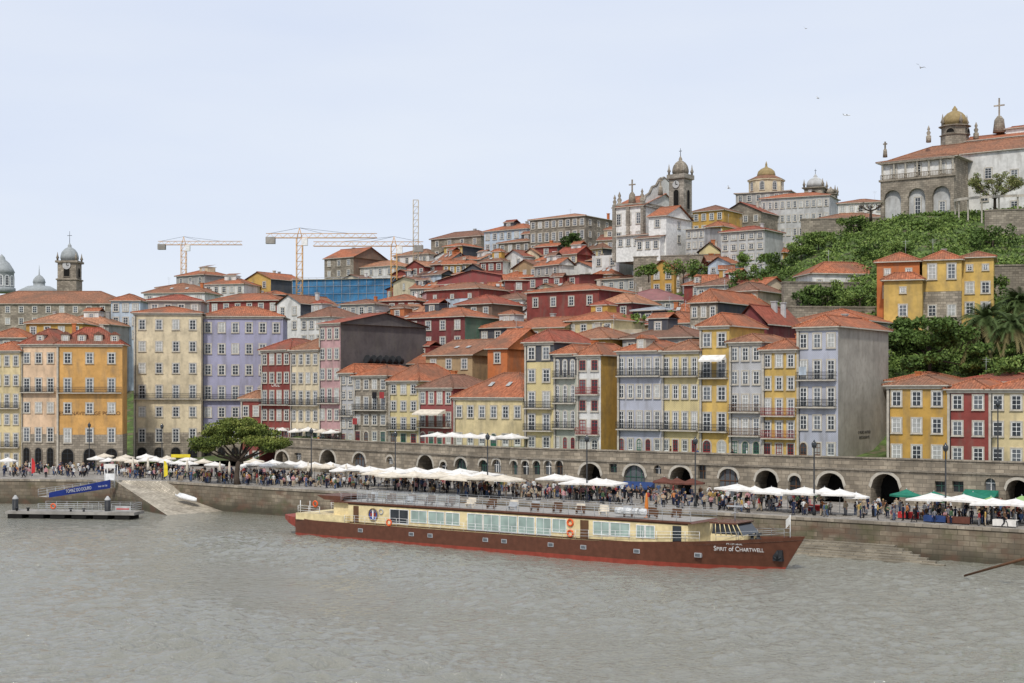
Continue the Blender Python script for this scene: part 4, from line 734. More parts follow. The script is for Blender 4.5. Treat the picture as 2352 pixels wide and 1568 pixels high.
for i in range(30):
    x=SX(840,0)+i*1.5
    if x>SX(1560,0): break
    m=MB(); y=-1.7 if i%2 else .6; m.box((x,y,4.9),(x+1.1,y+.45,4.97)); m.box((x,y+.4,4.97),(x+1.1,y+.46,5.4)); m.box((x+.05,y+.05,4.502),(x+.12,y+.4,4.9)); m.box((x+.98,y+.05,4.502),(x+1.05,y+.4,4.9)); m.build('deck_bench',[RR.choice(['wood','metal','wood','canvascream'])],es)
for px,z,y in ((732,4.0,-3.35),(903,2.35,-3.5),(1311,3.65,-2.87),(1311,2.5,-2.87)): m=MB(); m.torus((SX(px),y,z),.34,.10); m.build('lifebuoy',['buoyorange'],es)
for px in (1422,1440,1462,1474):
    x=SX(px,-2.6); m=MB(); m.rings([[(x+q,-2.5+.36*rr*math.cos(k*PI/5),5.2+.36*rr*math.sin(k*PI/5)) for k in range(10)] for q,rr in ((-.48,.6),(-.42,1),(-.05,1),(-.04,1.06),(.04,1.06),(.05,1),(.42,1),(.48,.6))]); m.build('liferaft_canister',['white_paint'],es)
m=MB(); x=SX(858); m.rings([[(x+.75*math.cos(k*PI/10),-2.78-q,3.1+.75*math.sin(k*PI/10)) for k in range(20)] for q in (0,.05)],0,sm=False); em=m.build('crest',['bannerblue'],es); m=MB(); m.torus((x,-2.85,3.1),.72,.06,0,20); m.box((x-.42,-2.87,2.9),(x+.42,-2.84,3.3),1); m.box((x-.1,-2.89,2.6),(x+.1,-2.85,3.65),2); m.tube((x-.5,-2.88,3.3),(x,-2.88,3.72),.05,.05,5,0); m.tube((x+.5,-2.88,3.3),(x,-2.88,3.72),.05,.05,5,0); m.build('crest_motif',['gold','hullred','white_paint'],em)
# wheelhouse
WY=1.9; u,v=SX(1632,-WY),SX(1706,-WY); m=MB(); prism(m,u,v,WY,1.9,3.35,0,0,.1); wh=m.build('wheelhouse',['shipcream'],es); m=MB(); prism(m,u+.1,v,WY-.1,3.35,4.4,0,.2,-.9); m.build('wheelhouse_glazing',['glassdark'],wh); m=MB(); prism(m,u-.1,v-.7,WY+.1,4.4,4.54,0,0,.1); m.build('wheelhouse_roof',['hullbrown'],wh)
m=MB()
for i in range(7): x=u+(v-u)*i/6; m.tube((x,-WY-.05,3.3),(x-.12*i+.1,-WY-.05,4.42),.05,.05,4)
m.build('mullions',['shipcream'],wh)
m=MB(); m.tube(((u+v)/2,0,4.54),((u+v)/2,0,6.7),.06,.04); m.box(((u+v)/2-.9,-.1,6.0),((u+v)/2+.9,.1,6.15)); m.tube(((u+v)/2,-.7,5.4),((u+v)/2,.7,5.4),.04); m.build('radar_mast',['metal'],wh)
for y in(-.7,.7):
    m=MB(); m.lathe([(.35,0),(.35,.25),(.18,.3),(.18,.6),(.35,.65),(.35,.8)],10,(61.0,y,dk_(61)-.36)); m.build('bow_winch',['iron'],es)
m=MB(); m.tube((64.8,0,dk_(64.8)-.3),(64.8,0,dk_(64.8)+2.2),.04); fp=m.build('flagpole',['white_paint'],es); m=MB(); m.rings([[(64.8-.02*i,-.04*math.sin(i*1.2)-.1*i,dk_(64.8)+z-.06*i) for i in range(8)] for z in (1.3,2.15)],0,cap=False,close=False); m.build('flag',['canvas'],fp)
m=MB(); m.lathe([(.3,0),(.3,.05),(.03,.06),(.03,.3),(.16,.5),(.22,1.2),(.1,2.3),(.03,2.6)],8,(SX(1485,-1),-1,4.5)); m.build('closed_parasol',['canvasorange'],es)
def hully(x,z):
    g=(z+1)/(dk_(x)+1); lo,hi=40.,66.4
    for _ in range(40):
        mid=(lo+hi)/2
        if hb(mid,g)[0]<x: lo=mid
        else: hi=mid
    return hb(lo,g)[1]
xt=SX(1693,-2.5)
ya,yb_=hully(xt-2.6,2.),hully(xt+2.6,2.); rz_=math.atan2(ya-yb_,5.2); rx_=PI/2+math.atan2(hully(xt,2.3)-hully(xt,1.6),.7)
ym=max(hully(xt,2.0),(ya+yb_)/2)
text(hull,'Spirit of Chartwell',.72,(xt,-ym-.14,1.98),'white_paint','ship_name',rx_,rz_,width=5.0); text(hull,'PT-127148-AL',.24,(xt-.4,-hully(xt,2.45)-.14,2.47),'white_paint','registration',rx_,rz_,width=1.6)
xk=SX(1779,-1.4); m=MB(); y=-hully(xk,1.5)-.12; m.box((xk-.5,y-.02,.9),(xk+.5,y+.5,2.0)); m.tube((xk,y-.08,1.1),(xk,y-.08,1.9),.09); m.tube((xk-.4,y-.08,1.35),(xk,y-.08,1.05),.09); m.tube((xk+.4,y-.08,1.35),(xk,y-.08,1.05),.09); an=m.build('anchor',['iron'],hull)
# ---------------------------------------------------------------- pontoon, gangway, boat, spar
fr=Fr(160,199,-8); u0,u1=fr.x(12),fr.x(308); W=u1-u0; p=fr.w(u0,0); e=thing('floating_pontoon','grey floating landing pontoon with rails at lower left','pontoon',(p.x,p.y,0),fr.a)
m=MB(); m.box((0,0,.35),(W,3.6,.75)); m.build('deck',['concrete'],e)
for i in range(6): m=MB(); m.box((.3+i*W/6,.1,-.3),(.3+i*W/6+W/9,3.5,.34)); m.build('float',['dark'],e)
m=MB(); rail(m,[(4.5,3.3,.75),(W-.3,3.3,.75),(W-.3,.3,.75),(W*.82,.3,.75)],1.2,4); m.build('railing',['metal'],e,uv=False); m=MB(); rail(m,[(W*.25,.3,.75),(W*.74,.3,.75)],1.1,4,1.2); m.build('railing',['metal'],e,uv=False)
for x in (.6,W*.755): m=MB(); m.lathe([(.42,-2),(.42,2.4)],10,(x,1.8,0),0); m.lathe([(.43,2.3),(.43,2.45),(.1,2.9)],10,(x,1.8,0),1); m.build('mooring_pile',['iron','lightgrey'],e)
m=MB(); m.torus((W*.37,.2,1.5),.33,.1); m.build('lifebuoy',['buoyorange'],e)
for x in (1.5,3.2,W*.5,W*.6): m=MB(); m.lathe([(.16,0),(.16,.35),(.26,.36),(.26,.5)],8,(x,.5,.75)); m.build('bollard',['iron'],e)
m=MB(); m.box((W*.85,.2,.95),(W-.6,.26,1.6)); m.box((W*.86,.17,1.15),(W-.8,.199,1.3),1); m.build('red_striped_board',['lightgrey','signred'],e)
g0,g1=at(98,1141,207),at(250,1118,219); e=thing('gangway','sloping gangway with blue banner leading down to the pontoon','gangway',tuple(g0)); A_=Vector((0,0,0)); q=g1-g0; m=MB(); dn=q.normalized(); sd=Vector((-dn.y,dn.x,0)).normalized()*.9
m.q([A_-sd,A_+sd,q+sd,q-sd]); m.build('walkway',['plank'],e); 
for s in (-1,1): m=MB(); rail(m,[A_+sd*s,q+sd*s],1.1); m.build('railing',['metal'],e,uv=False)
m=MB(); nn=-sd*1.08; up=Vector((0,0,1.25)); b0,b1=q*.02+nn,q*.95+nn; m.q([b0-Vector((0,0,.1)),b1-Vector((0,0,.1)),b1+up,b0+up*.5]); bn=m.build('banner',['bannerblue'],e)
for bd_,f_,w_,sz in (('TOMAZ DO DOURO',.45,5.2,.72),('910 120 122',.82,1.9,.34)):
    t_=text(bn,bd_,sz,q*f_-sd*1.2+Vector((0,0,.42)),'white_paint',width=w_); t_.rotation_euler=(PI/2,-math.atan2(q.z,math.hypot(q.x,q.y)),math.atan2(q.y,q.x))
p=at(252,1125,221); e=thing('ticket_gate','white framed ticket gate with sign at top of the gangway','gate',(p.x,p.y,QZ)); m=MB()
for x in(-.8,.8):
    for y in(0,1.5): m.tube((x,y,-1),(x,y,2.6),.06)
    m.tube((x,0,2.55),(x,1.5,2.55),.05)
m.tube((-.8,0,2.55),(.8,0,2.55),.05); m.build('frame',['white_paint'],e); m=MB(); m.box((-.9,-.1,2.0),(.9,-.04,2.7)); m.build('sign',['canvas'],e); m=MB(); m.box((-.7,.0,.1),(.7,.04,1.2)); m.build('panel',['white_paint'],e)
p=at(428,1146,213.5); m=MB(); rs=[]
for x,b_,zz in ((-1.9,.5,.0),(-1,.75,0),(0,.8,0),(1,.65,.05),(1.7,.3,.12),(2,.03,.2)): rs.append([(x,-b_,.55+zz),(x,-b_*.7,.12+zz),(x,0,zz),(x,b_*.7,.12+zz),(x,b_,.55+zz),(x,b_*.85,.5+zz),(x,0,.3+zz),(x,-b_*.85,.5+zz)])
m.rings(rs); o=m.build('rowing_boat',['white_paint'],None,(p.x,p.y,p.z-.1),-.45); o.rotation_euler=(.1,.22,-.5); tag(o,'small white rowing boat resting on the slipway','boat')
a_,b_=at(2215,1322,132),at(2420,1264,124); m=MB(); m.tube((0,0,0),b_-a_,.10,.17,8); sp_=m.build('spar',['wood'],None,a_); tag(sp_,'dark wooden boat spar jutting in over the water at lower right','spar')
# ---------------------------------------------------------------- pine and other trees
b_=at(545,1112,213); e=thing('pine_tree','broad umbrella pine with leaning trunk on the promenade edge','tree',(b_.x,b_.y,QZ)); m=MB()
m.rings([[(cx+r*math.cos(k*PI/4),r*math.sin(k*PI/4),z) for k in range(8)] for cx,z,r in ((0,-.1,.6),(-.1,1,.42),(.0,2.4,.36),(.2,3.6,.34))])
rg=random.Random(5); tg=[(-5.6,0,5.6),(-3.4,1,7.4),(-1,-1.5,8.6),(1.6,.5,9.0),(4,-1,8.0),(6.2,.6,6.2),(2.5,2,7.8),(-2.4,-2.4,6.2),(3.2,-2.6,6.4),(5,-2,6.2),(-4.4,-1.5,6)]
for tx,ty,tz in tg: m.tube((.2,0,3.5),(tx*.5,ty*.5,tz*.75),.22,.15); m.tube((tx*.5,ty*.5,tz*.75),(tx,ty,tz),.15,.06)
m.build('trunk',['bark'],e)
cl=[(tx+rg.uniform(-.6,.6),ty,tz+.3,rg.uniform(1.3,2.0),rg.uniform(1.4,2.2),rg.uniform(.6,.95)) for tx,ty,tz in tg]
for _ in range(52):
    x=rg.uniform(-6.6,6.8); zt=9.8-.078*x*x; cl.append((x,rg.uniform(-3,3),rg.uniform(max(5.3,zt-3.2),zt),rg.uniform(.8,1.5),1.2,rg.uniform(.4,.7)))
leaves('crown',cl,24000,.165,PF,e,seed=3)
def dtree(label,px,pyb,D,w,h,n,mats=LF,size=.28,seed=0,th=.15):
    c=at(px,pyb,D); rg=random.Random(seed); e=thing('broadleaf_tree',label,'tree',c); m=MB(); m.tube((0,0,-2),(0,0,h*.5),.35,.2,7); cl=[]
    for i in range(26):
        a=rg.uniform(0,6.28); r=rg.uniform(.1,.38)*w; z=h*rg.uniform(th+.1,.88); r*=math.sin(min(1,(1-z/h)*2.4+.3)*PI/2); x,y=r*math.cos(a),r*math.sin(a); cl.append((x,y,z,w*rg.uniform(.08,.17),w*rg.uniform(.08,.17),h*rg.uniform(.07,.14)))
        if i<7: m.tube((0,0,h*.3),(x,y,z),.16,.05)
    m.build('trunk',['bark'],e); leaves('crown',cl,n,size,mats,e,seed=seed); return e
dtree('large dense dark green tree right of the bare grey side wall',2135,868,203,14.5,9.2,12000,['leafdark','leafmid','leafmid'],size=.26,seed=2,th=.05)
dtree('leafy tree filling the corner behind the right waterfront roofs',2290,870,199,11,5.5,6000,LF,size=.24,seed=12,th=.05)
dtree('round dark evergreen in front of the big brown stone block',1318,585,372,7,6.4,2500,['leafdark','leafdark','leafmid'],.3,9,.05)
for i,(lab,px,py,D,h) in enumerate((('spreading plane tree in olive bud before the white palace',2285,478,272,6.5),('dark bare pollarded tree left of the palace loggia',2000,495,282,3.2))):
    c=at(px,py,D); e=thing('budding_tree' if i==0 else 'bare_tree',lab,'tree',c); m=MB(); rg=random.Random(20+i)
    m.tube((0,0,-1),(0,0,h*.3),.32,.26,7); tips=[]
    for k in range(6): a=k*1.05+.3; tips+=limb(m,(0,0,h*.28),(math.cos(a),math.sin(a),.55 if i==0 else .35),h*.33,.15,3,rg,.6,3,.08)
    m.build('trunk',['bark'],e,uv=False)
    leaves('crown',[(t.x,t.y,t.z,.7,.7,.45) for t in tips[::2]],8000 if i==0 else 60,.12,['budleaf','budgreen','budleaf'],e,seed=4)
for i,(lab,px,py,D,R_) in enumerate((('large feathery palm tree at right edge beside the dark green tree',2262,800,204,5.8),('shaggy palm tree cut by right edge above the first palm',2345,765,209,6.0),('third palm crown filling the gap below the shaggy palm',2325,815,201,4.6))):
    c=at(px,py,D); e=thing('palm_tree',lab,'tree',c); m=MB(); m.lathe([(.5,-5),(.42,3),(.5,4.4)],9); m.build('trunk',['bark'],e); m=MB(); rg=random.Random(40+i)
    for k in range(84):
        a=rg.uniform(0,6.28); el=rg.uniform(-.6,1.35); L_=R_*rg.uniform(.75,1.05); pr=None; mi=0 if el>-.2 else 1
        for s in range(8):
            f=s/7; r=L_*f*math.cos(el*.8)*1; z=4.4+L_*(f*math.sin(el)-.75*f*f*(.6+.4*math.cos(el))); p=Vector((r*math.cos(a),r*math.sin(a),z))
            if pr is not None:
                sd=Vector((-math.sin(a),math.cos(a),0))
                for q in range(3):
                    b0=pr.lerp(p,q/3); ln=.85*math.sin(PI*min(.95,f+.1))+.15
                    for sg in(-1,1): m.q([b0,b0+(p-pr)*.3,b0+sd*sg*ln+(p-pr)*.6-Vector((0,0,.35*ln))],mi)
            pr=p
    m.build('fronds',['palm','palmdry'],e,uv=False)
# hillside cover
rg=np.random.default_rng(6); cl=[]
for i in range(1500):
    px=rg.uniform(1780,2420); D=rg.uniform(226,286); z=terr(px,D); s=rg.uniform(.3,1.25)
    if px<1850 and D>278: continue
    cl.append((gx(px,D),D,z+.15,2.3*s,1.6*s,(.4+.5*(math.sin(px/60+D/9)>.2))*s))
for i in range(420): px=rg.uniform(2030,2420); D=rg.uniform(203,229); cl.append((gx(px,D),D,terr(px,D)+.5,rg.uniform(.8,2),rg.uniform(1,2),rg.uniform(.6,1.4)))
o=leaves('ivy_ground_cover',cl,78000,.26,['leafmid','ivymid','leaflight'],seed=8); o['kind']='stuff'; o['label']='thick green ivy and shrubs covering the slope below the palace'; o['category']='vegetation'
BL=[('tall leafy bush at top of slope below the palace loggia',1960,510,282,6,3),('bright green bush left of the yellow hillside house roof',2050,580,250,6,4.5),('dark bush cluster right of the white apartment house',1712,640,268,6,4.5),('green shrub row beside the dark bush cluster',1770,640,265,7,5),('small tree below the terrace wall of the church',1570,612,310,7,4.5),('green bush near left end of the church terrace wall',1490,618,314,5,3),('bush right of the church terrace tree',1620,625,306,6,4),('green bush above the stone corner house',1455,735,262,4,2.6),('small leafy tree beside the dark grey boxy house',1550,728,256,4,3),('round bush below the long orange roof',1900,668,246,6,3),('bright hedge bush left of the yellow hillside blocks',1975,670,240,7,5),('dark bush under the low white hillside house',1850,680,246,6,4),('tall bush at left foot of the green slope',1795,595,276,6,5),('shrub behind the palms at right edge',2330,860,192,6,5),('dark cypress like bush above the yellow hillside house',2280,540,256,7,5),('ivy mound at middle of the green slope',2000,575,262,6,3),('ivy mound near the left crest of the slope',1880,545,276,6,3),('overgrown bush hanging near palace right corner',2150,520,270,7,3),('low hedge below the grey retaining wall',2270,655,224,5,4),('leafy shrub at the top of the steep green bank',1840,560,275,6,4),('shrub mass between apartment house and green bank',1735,600,285,6,4)]
for i,(lab,px,py,D,w,h) in enumerate(BL): bush(lab,px,py,D,w*1.1,h,1600,['leafdark','leafmid','leafmid'] if 'dark' in lab else ['leafmid','ivymid','leaflight'] if i%3 else LF,.23,seed=50+i)
# ---------------------------------------------------------------- promenade landmarks for labels
QL=[(20,'the pastel houses'),(90,'the peach wing'),(210,'the orange building'),(330,'the slipway top'),(400,'the cream building'),(490,'the lilac building'),(560,'the pine tree'),(650,'the wall end'),(740,'the pink house'),(850,'the grey stone house'),(960,'the brown balcony house'),(1100,'the broad yellow house'),(1240,'the slate topped house'),(1350,'the red framed house'),(1460,'the wide blue house'),(1560,'the four-bay house'),(1640,'the tall yellow house'),(1710,'the grey tiled house'),(1790,'the bright yellow house'),(1900,'the grey side wall'),(2030,'the tallest tunnel arch'),(2100,'the ochre house'),(2220,'the red house'),(2320,'the right edge house')]
def place(px):
    l=min(QL,key=lambda q:abs(q[0]-px)); dl=px-l[0]; return ('left of ' if dl<-18 else 'right of ' if dl>18 else 'below ')+l[1]
ORD=['first','second','third','fourth','fifth','sixth','seventh','eighth','ninth','tenth','eleventh','twelfth']
def parasol(col,w,apex,edge,n,name='parasol'):
    e=obj(name,None); m=MB(); R_=w/2*(1.414 if n==4 else 1.06); ro=PI/4 if n==4 else PI/8
    m.lathe([(.04,apex),(R_*.5,(apex+edge)/2-.05),(R_,edge),(R_*1.005,edge-.2)],n,(0,0,0),0,ro,False); m.f=m.f[:-2]; m.m=m.m[:-2]; m.sm=m.sm[:-2]; m.build('canopy',[col],e)
    m=MB(); m.tube((0,0,0),(0,0,apex+.12),.04); m.build('pole',['metal'],e); m=MB(); m.box((-.35,-.35,0),(.35,.35,.1)); m.build('base',['concrete'],e)
    m=MB()
    for k in range(n): aa=ro+k*2*PI/n; m.tube((0,0,apex-.08),(R_*.97*math.cos(aa),R_*.97*math.sin(aa),edge-.05),.02,.02,4)
    m.build('ribs',['metal'],e,uv=False); return e
PP={'w':parasol('canvas',3.1,2.9,2.4,8),'s':parasol('canvas',3.8,3.0,2.45,4),'c':parasol('canvascream',3.8,3.0,2.45,4),'r':parasol('canvascream',3.2,2.9,2.4,8),'b':parasol('canvasbrown',3.0,2.9,2.3,8),'g':parasol('canvasgreen',3.4,2.9,2.3,8),'l':parasol('canvaslime',3.2,2.9,2.3,8)}
fresh=set(PP)
DESC={'w':'white round parasol','s':'white square parasol','c':'cream square parasol','r':'cream round parasol','b':'dark brown parasol','g':'dark green parasol','l':'lime green parasol'}
def parrow(row,items,z=QZ):
    for i,(k,px,D) in enumerate(sorted(items,key=lambda q:q[1])):
        if k=='w' and RR.random()<.3: k='r'
        e=PP[k] if k in fresh else copytree(PP[k]); fresh.discard(k); e.location=(gx(px,D),D,z); e.rotation_euler=(RR.uniform(-.04,.04),RR.uniform(-.04,.04),RR.uniform(-.3,.3)-.62); s=RR.uniform(.9,1.1); e.scale=(s,s,RR.uniform(.92,1.08))
        tag(e,f'{DESC[k]}, {ORD[i]} from left {row}','parasol','parasols along the waterfront')
parrow('in front row before the cream building',[('w',222+i*27+RR.uniform(-6,6),Dt(222+i*27,RR.uniform(7,12))) for i in range(11)])
parrow('behind the slipway top',[('w',240+i*48,Dt(240+i*48,17)) for i in range(5)]); parrow('at far left edge of promenade',[('w',18,238)])
parrow('in front row right of the pine tree',[('w',560+i*32+RR.uniform(-7,7),Dt(560+i*31,11+RR.uniform(-1.5,1.5))) for i in range(10)])
parrow('in rear row beside the arcade right of the pine',[('w',585+i*36+RR.uniform(-8,8),Dt(580+i*33,17+RR.uniform(-1,1))) for i in range(7)])
parrow('in middle row behind the ship stern',[('s' if i%3 else 'c',868+i*48,Dt(868+i*48,6)) for i in range(7)]); parrow('in rear row behind the ship stern',[('s',850+i*52,Dt(850+i*52,11)) for i in range(6)]); parrow('in front row behind the ship stern',[('c',900+i*52,Dt(900+i*52,2.6)) for i in range(6)])
parrow('in small group below the red framed house',[('s',px,Dt(px,9 if px<1320 else 6)) for px in (1275,1300,1330,1372,1392)]); parrow('under the four-bay house',[('b',px,Dt(px,15)) for px in (1525,1555,1590)])
parrow('in row behind the ship bow',[('w' if i%2 else 's',1690+i*40+RR.uniform(-6,6),Dt(1690+i*40,4.2+RR.uniform(-.4,1.6))) for i in range(8)])
parrow('in the market at far right',[(k,px,Dt(px,t)) for k,px,t in (('g',2080,7),('g',2145,10),('s',2140,4),('s',2212,4),('l',2275,6),('s',2282,3.2),('g',2235,9),('s',2330,4),('l',2350,7))])
parrow('on upper street before the wine house',[('w',px,wallD(px)+5.5) for px in (650,680,708,738,762)],8.3); parrow('on upper street before the broad yellow house',[('s',px,wallD(px)+4.5) for px in (1005,1040,1078,1112,1150,1175)],8.3)
for k in list(fresh): 
    for c in list(PP[k].children): bpy.data.objects.remove(c)
    bpy.data.objects.remove(PP[k])
cp=obj('closed_parasol',None); m=MB(); m.lathe([(.05,.9),(.28,1.0),(.22,1.8),(.14,2.8),(.03,3.1)],8); m.build('folded_canopy',['canvascream'],cp); m=MB(); m.tube((0,0,0),(0,0,1),.04); m.build('pole',['metal'],cp); m=MB(); m.box((-.3,-.3,0),(.3,.3,.1)); m.build('base',['concrete'],cp)
for i,(px,t) in enumerate(((305,7),(340,9),(430,8),(505,6),(527,7),(708,14),(765,13),(795,12))):
    e=cp if i==0 else copytree(cp); D=Dt(px,t); e.location=(gx(px,D),D,QZ); tag(e,f'folded cream parasol standing closed {place(px)}, {ORD[i]} folded one','parasol','folded parasols')
lp=obj('street_lamp',None); m=MB(); m.lathe([(.22,0),(.2,.6),(.1,.8),(.075,7.6)],8); m.build('post',['iron'],lp); m=MB(); m.lathe([(.1,7.6),(.26,7.75),(.32,8.15),(.12,8.4),(.03,8.6)],8); m.build('lantern',['glassdark'],lp)
for i,(px,t) in enumerate(((75,14),(205,14),(247,20),(372,16),(715,9),(908,5.5),(1120,3.5),(1348,4),(1597,5),(1870,3),(2172,3))):
    e=lp if i==0 else copytree(lp); D=Dt(px,t); e.location=(gx(px,D),D,QZ); tag(e,f'tall dark street lamp {place(px)}, {ORD[i]} from left','street lamp','street lamps on the promenade')
e=copytree(lp); px=2292; D=wallD(px)+2; e.location=(gx(px,D),D,8.3); tag(e,'tall dark street lamp on upper street before the right edge house','street lamp','street lamps on the promenade')
# small furniture
def flagb(label,px,D,col,h=3.2):
    e=thing('banner_flag',label,'banner',(gx(px,D),D,QZ)); m=MB(); m.tube((0,0,0),(0,0,h),.03); m.build('pole',['metal'],e); m=MB(); m.rings([[(.03,0,.6),(.03,0,h)],[(.35,.05,.7),(.35,.05,h-.2)],[(.65,-.03,.9),(.6,-.03,h-.8)]],0,cap=False,close=False); m.build('cloth',[col],e)
flagb('red feather banner on the promenade before the peach wing',72,231,'signred');flagb('yellow feather banner right of the slipway top',376,222,'signyellow')
e=thing('sign_board','thin yellow sign board among white parasols below the cream building','sign',(gx(415,236),236,QZ)); m=MB(); m.box((-1.6,-.05,3.0),(1.6,.05,3.55)); m.build('panel',['signyellow'],e)
for x in(-1.5,1.5): m=MB(); m.tube((x,0,0),(x,0,3),.05); m.build('leg',['metal'],e)
def awning(label,px,yt,D,w,dp,col,ang=-36):
    c=at(px,yt,D); m=MB(); m.q([(-w/2,0,0),(w/2,0,0),(w/2,-dp,-.7),(-w/2,-dp,-.7)]); m.q([(-w/2,-dp,-.7),(w/2,-dp,-.7),(w/2,-dp,-.95),(-w/2,-dp,-.95)]); m.q([(-w/2,0,0),(-w/2,-dp,-.7),(-w/2,0,-.7)]);m.q([(w/2,0,0),(w/2,-dp,-.7),(w/2,0,-.7)]); o=m.build('awning',[col],None,c,math.radians(ang)); tag(o,label,'awning')
awning('long dark blue awning on the arcade wall below wide blue tiled house',1468,1106,wallD(1468)-.1,5,1.4,'canvasblue');awning('beige awning over the deep wooden balcony',993,940,DM(993)-1.2,6,1.8,'canvascream',-40);awning('white awning on the tall narrow yellow house',1640,815,Dt(1640,27.6),3.6,1.2,'canvas');awning('green awning on the arcade wall near right edge',2255,1125,wallD(2255)-.1,4,1.5,'canvasgreen')
for lab,px,py,c_ in (('black shirts hung to dry on the grey stone house',860,900,'cloth_black'),('red cloth hung to dry on the grey stone house',877,900,'cloth_red'),('red towel hanging below the laundry line',815,960,'cloth_red'),('pale blue sheet hanging from the tall blue tiled house',1843,842,'paleblue')):
    D=(DM(px)-1.1) if px<1000 else Dt(px,27.5); c=at(px,py,D); m=MB(); m.rings([[(x*.25,-.05*math.sin(x*2.1)-z*.03,-z) for x in range(-2,3)] for z in (0,.5,1.1)],0,cap=False,close=False); tag(m.build('laundry',[c_],None,c,-.65),lab,'laundry')
for i,(lab,px,t,col) in enumerate((('market table with red cloth under green parasols',2090,5,'signred'),('market table with blue boxes on cloth near the right parasols',2150,2.5,'canvasblue'),('market table with brown cloth below the red house',2205,2.2,'canvasbrown'),('market table with white cloth at the right edge',2310,1.8,'canvas'),('market table with red cloth left of the tallest tunnel arch',1870,8,'signred'))):
    D=Dt(px,t); e=thing('market_table',lab,'table',(gx(px,D),D,QZ),-.62); m=MB(); m.box((-1.2,-.5,.72),(1.2,.5,.76)); m.box((-1.2,-.52,.12),(1.2,-.5,.77)); m.build('cloth',[col],e)
    for x in(-1.1,1.1):
        for y in(-.4,.4): m=MB(); m.tube((x,y,0),(x,y,.72),.03); m.build('leg',['metal'],e)
# ---------------------------------------------------------------- people
def pmesh(pose,lod=False):
    J={'pel':((0,0,.93),.125),'spn':((0,0,1.12),.12),'chs':((0,0,1.33),.135),'nck':((0,.0,1.475),.055),'hd1':((0,-.015,1.555),.082),'hd2':((0,-.02,1.655),.085)}
    for s,S in((1,'L'),(-1,'R')):
        J.update({'sh'+S:((s*.19,0,1.385),.062),'el'+S:((s*.245,.03,1.12),.05),'wr'+S:((s*.25,-.04,.89),.034),'ha'+S:((s*.25,-.06,.81),.036),'hi'+S:((s*.09,0,.86),.1),'kn'+S:((s*.1,-.02,.48),.068),'an'+S:((s*.105,.02,.09),.048),'to'+S:((s*.115,-.15,.05),.042)})
    def st(**k):
        for n,p in k.items(): J[n]=(p,J[n][1])
    if pose=='walking': st(knL=(.09,-.2,.5),anL=(.09,-.27,.1),toL=(.09,-.44,.06),knR=(-.09,-.02,.47),anR=(-.09,.26,.15),toR=(-.1,.14,.04),elL=(.24,.14,1.13),wrL=(.24,.16,.9),haL=(.24,.14,.82),elR=(-.24,-.06,1.13),wrR=(-.22,-.26,.98),haR=(-.21,-.33,.95))
    if pose=='holding phone': st(elR=(-.25,-.1,1.14),wrR=(-.12,-.32,1.27),haR=(-.07,-.37,1.33))
    if pose=='arms folded': st(elR=(-.26,-.05,1.12),wrR=(-.03,-.22,1.14),haR=(.06,-.22,1.16),elL=(.26,-.05,1.12),wrL=(.03,-.2,1.18),haL=(-.06,-.2,1.2))
    if pose=='seated':
        for n in ('pel','spn','chs','nck','hd1','hd2','shL','shR','elL','elR'): p=J[n][0]; J[n]=((p[0],p[1],p[2]-.36),J[n][1])
        for s,S in((1,'L'),(-1,'R')): st(**{'hi'+S:(s*.09,-.06,.54),'kn'+S:(s*.11,-.44,.53),'an'+S:(s*.11,-.42,.09),'to'+S:(s*.12,-.58,.05),'wr'+S:(s*.17,-.26,.62),'ha'+S:(s*.13,-.34,.62)})
    E=[('pel','spn'),('spn','chs'),('chs','nck'),('nck','hd1'),('hd1','hd2')]
    for S in 'LR': E+=[('chs','sh'+S),('sh'+S,'el'+S),('el'+S,'wr'+S),('wr'+S,'ha'+S),('pel','hi'+S),('hi'+S,'kn'+S),('kn'+S,'an'+S),('an'+S,'to'+S)]
    if not lod:
      for S in 'LR':
        h=Vector(J['ha'+S][0]); dr=(h-Vector(J['wr'+S][0])).normalized(); sd=dr.orthogonal().normalized()
        for i in range(5):
            n=f'f{i}{S}'; J[n]=(tuple(h+dr*((.05,.085,.095,.09,.07)[i])+sd*((-.05,-.026,-.008,.01,.028)[i])),.009); E.append(('ha'+S,n))
    names=list(J); me=bpy.data.meshes.new('body'); me.from_pydata([J[n][0] for n in names],[(names.index(a),names.index(b)) for a,b in E],[]); o=bpy.data.objects.new('tmp',me); C.objects.link(o)
    o.modifiers.new('s','SKIN')
    if not lod: o.modifiers.new('u','SUBSURF').levels=1
    for i,n in enumerate(names): me.skin_vertices[0].data[i].radius=(J[n][1],J[n][1]*(.8 if n in('chs','spn','pel') else 1)); me.skin_vertices[0].data[i].use_root=(i==0)
    dg=bpy.context.evaluated_depsgraph_get(); dg.update(); r=bpy.data.meshes.new_from_object(o.evaluated_get(dg)); bpy.data.objects.remove(o); r.materials.clear()
    for mm in ('skin','cloth_black','cloth_navy','shoe'): r.materials.append(M(mm))
    sg=[(Vector(J[a][0]),Vector(J[b][0]),0 if a in('nck','hd1') or a[:2] in('ha',) or b[:2]=='ha' else 3 if a[:2]=='an' else 2 if a[:2] in('hi','kn') or b[:2]=='hi' else 1) for a,b in E]
    for p in r.polygons:
        c=p.center; bst=9
        for a,b,k in sg:
            ab=b-a; t=max(0,min(1,(c-a).dot(ab)/ab.length_squared)); dd=(c-a-ab*t).length
            if dd<bst: bst=dd; p.material_index=k
        if lod and c.z>1.6 and c.y>-.03: p.material_index=4
        p.use_smooth=True
    hd=J['hd2'][0]; hm=MB(); hm.lathe([(.098,-.09),(.108,-.02),(.1,.05),(.07,.09),(.01,.108)],9,(hd[0],hd[1]+.018,hd[2])); return r,hm.mesh('hair',['hair_dark'],False)
POS=['standing','walking','holding phone','arms folded','seated']; PM={p:pmesh(p) for p in POS}
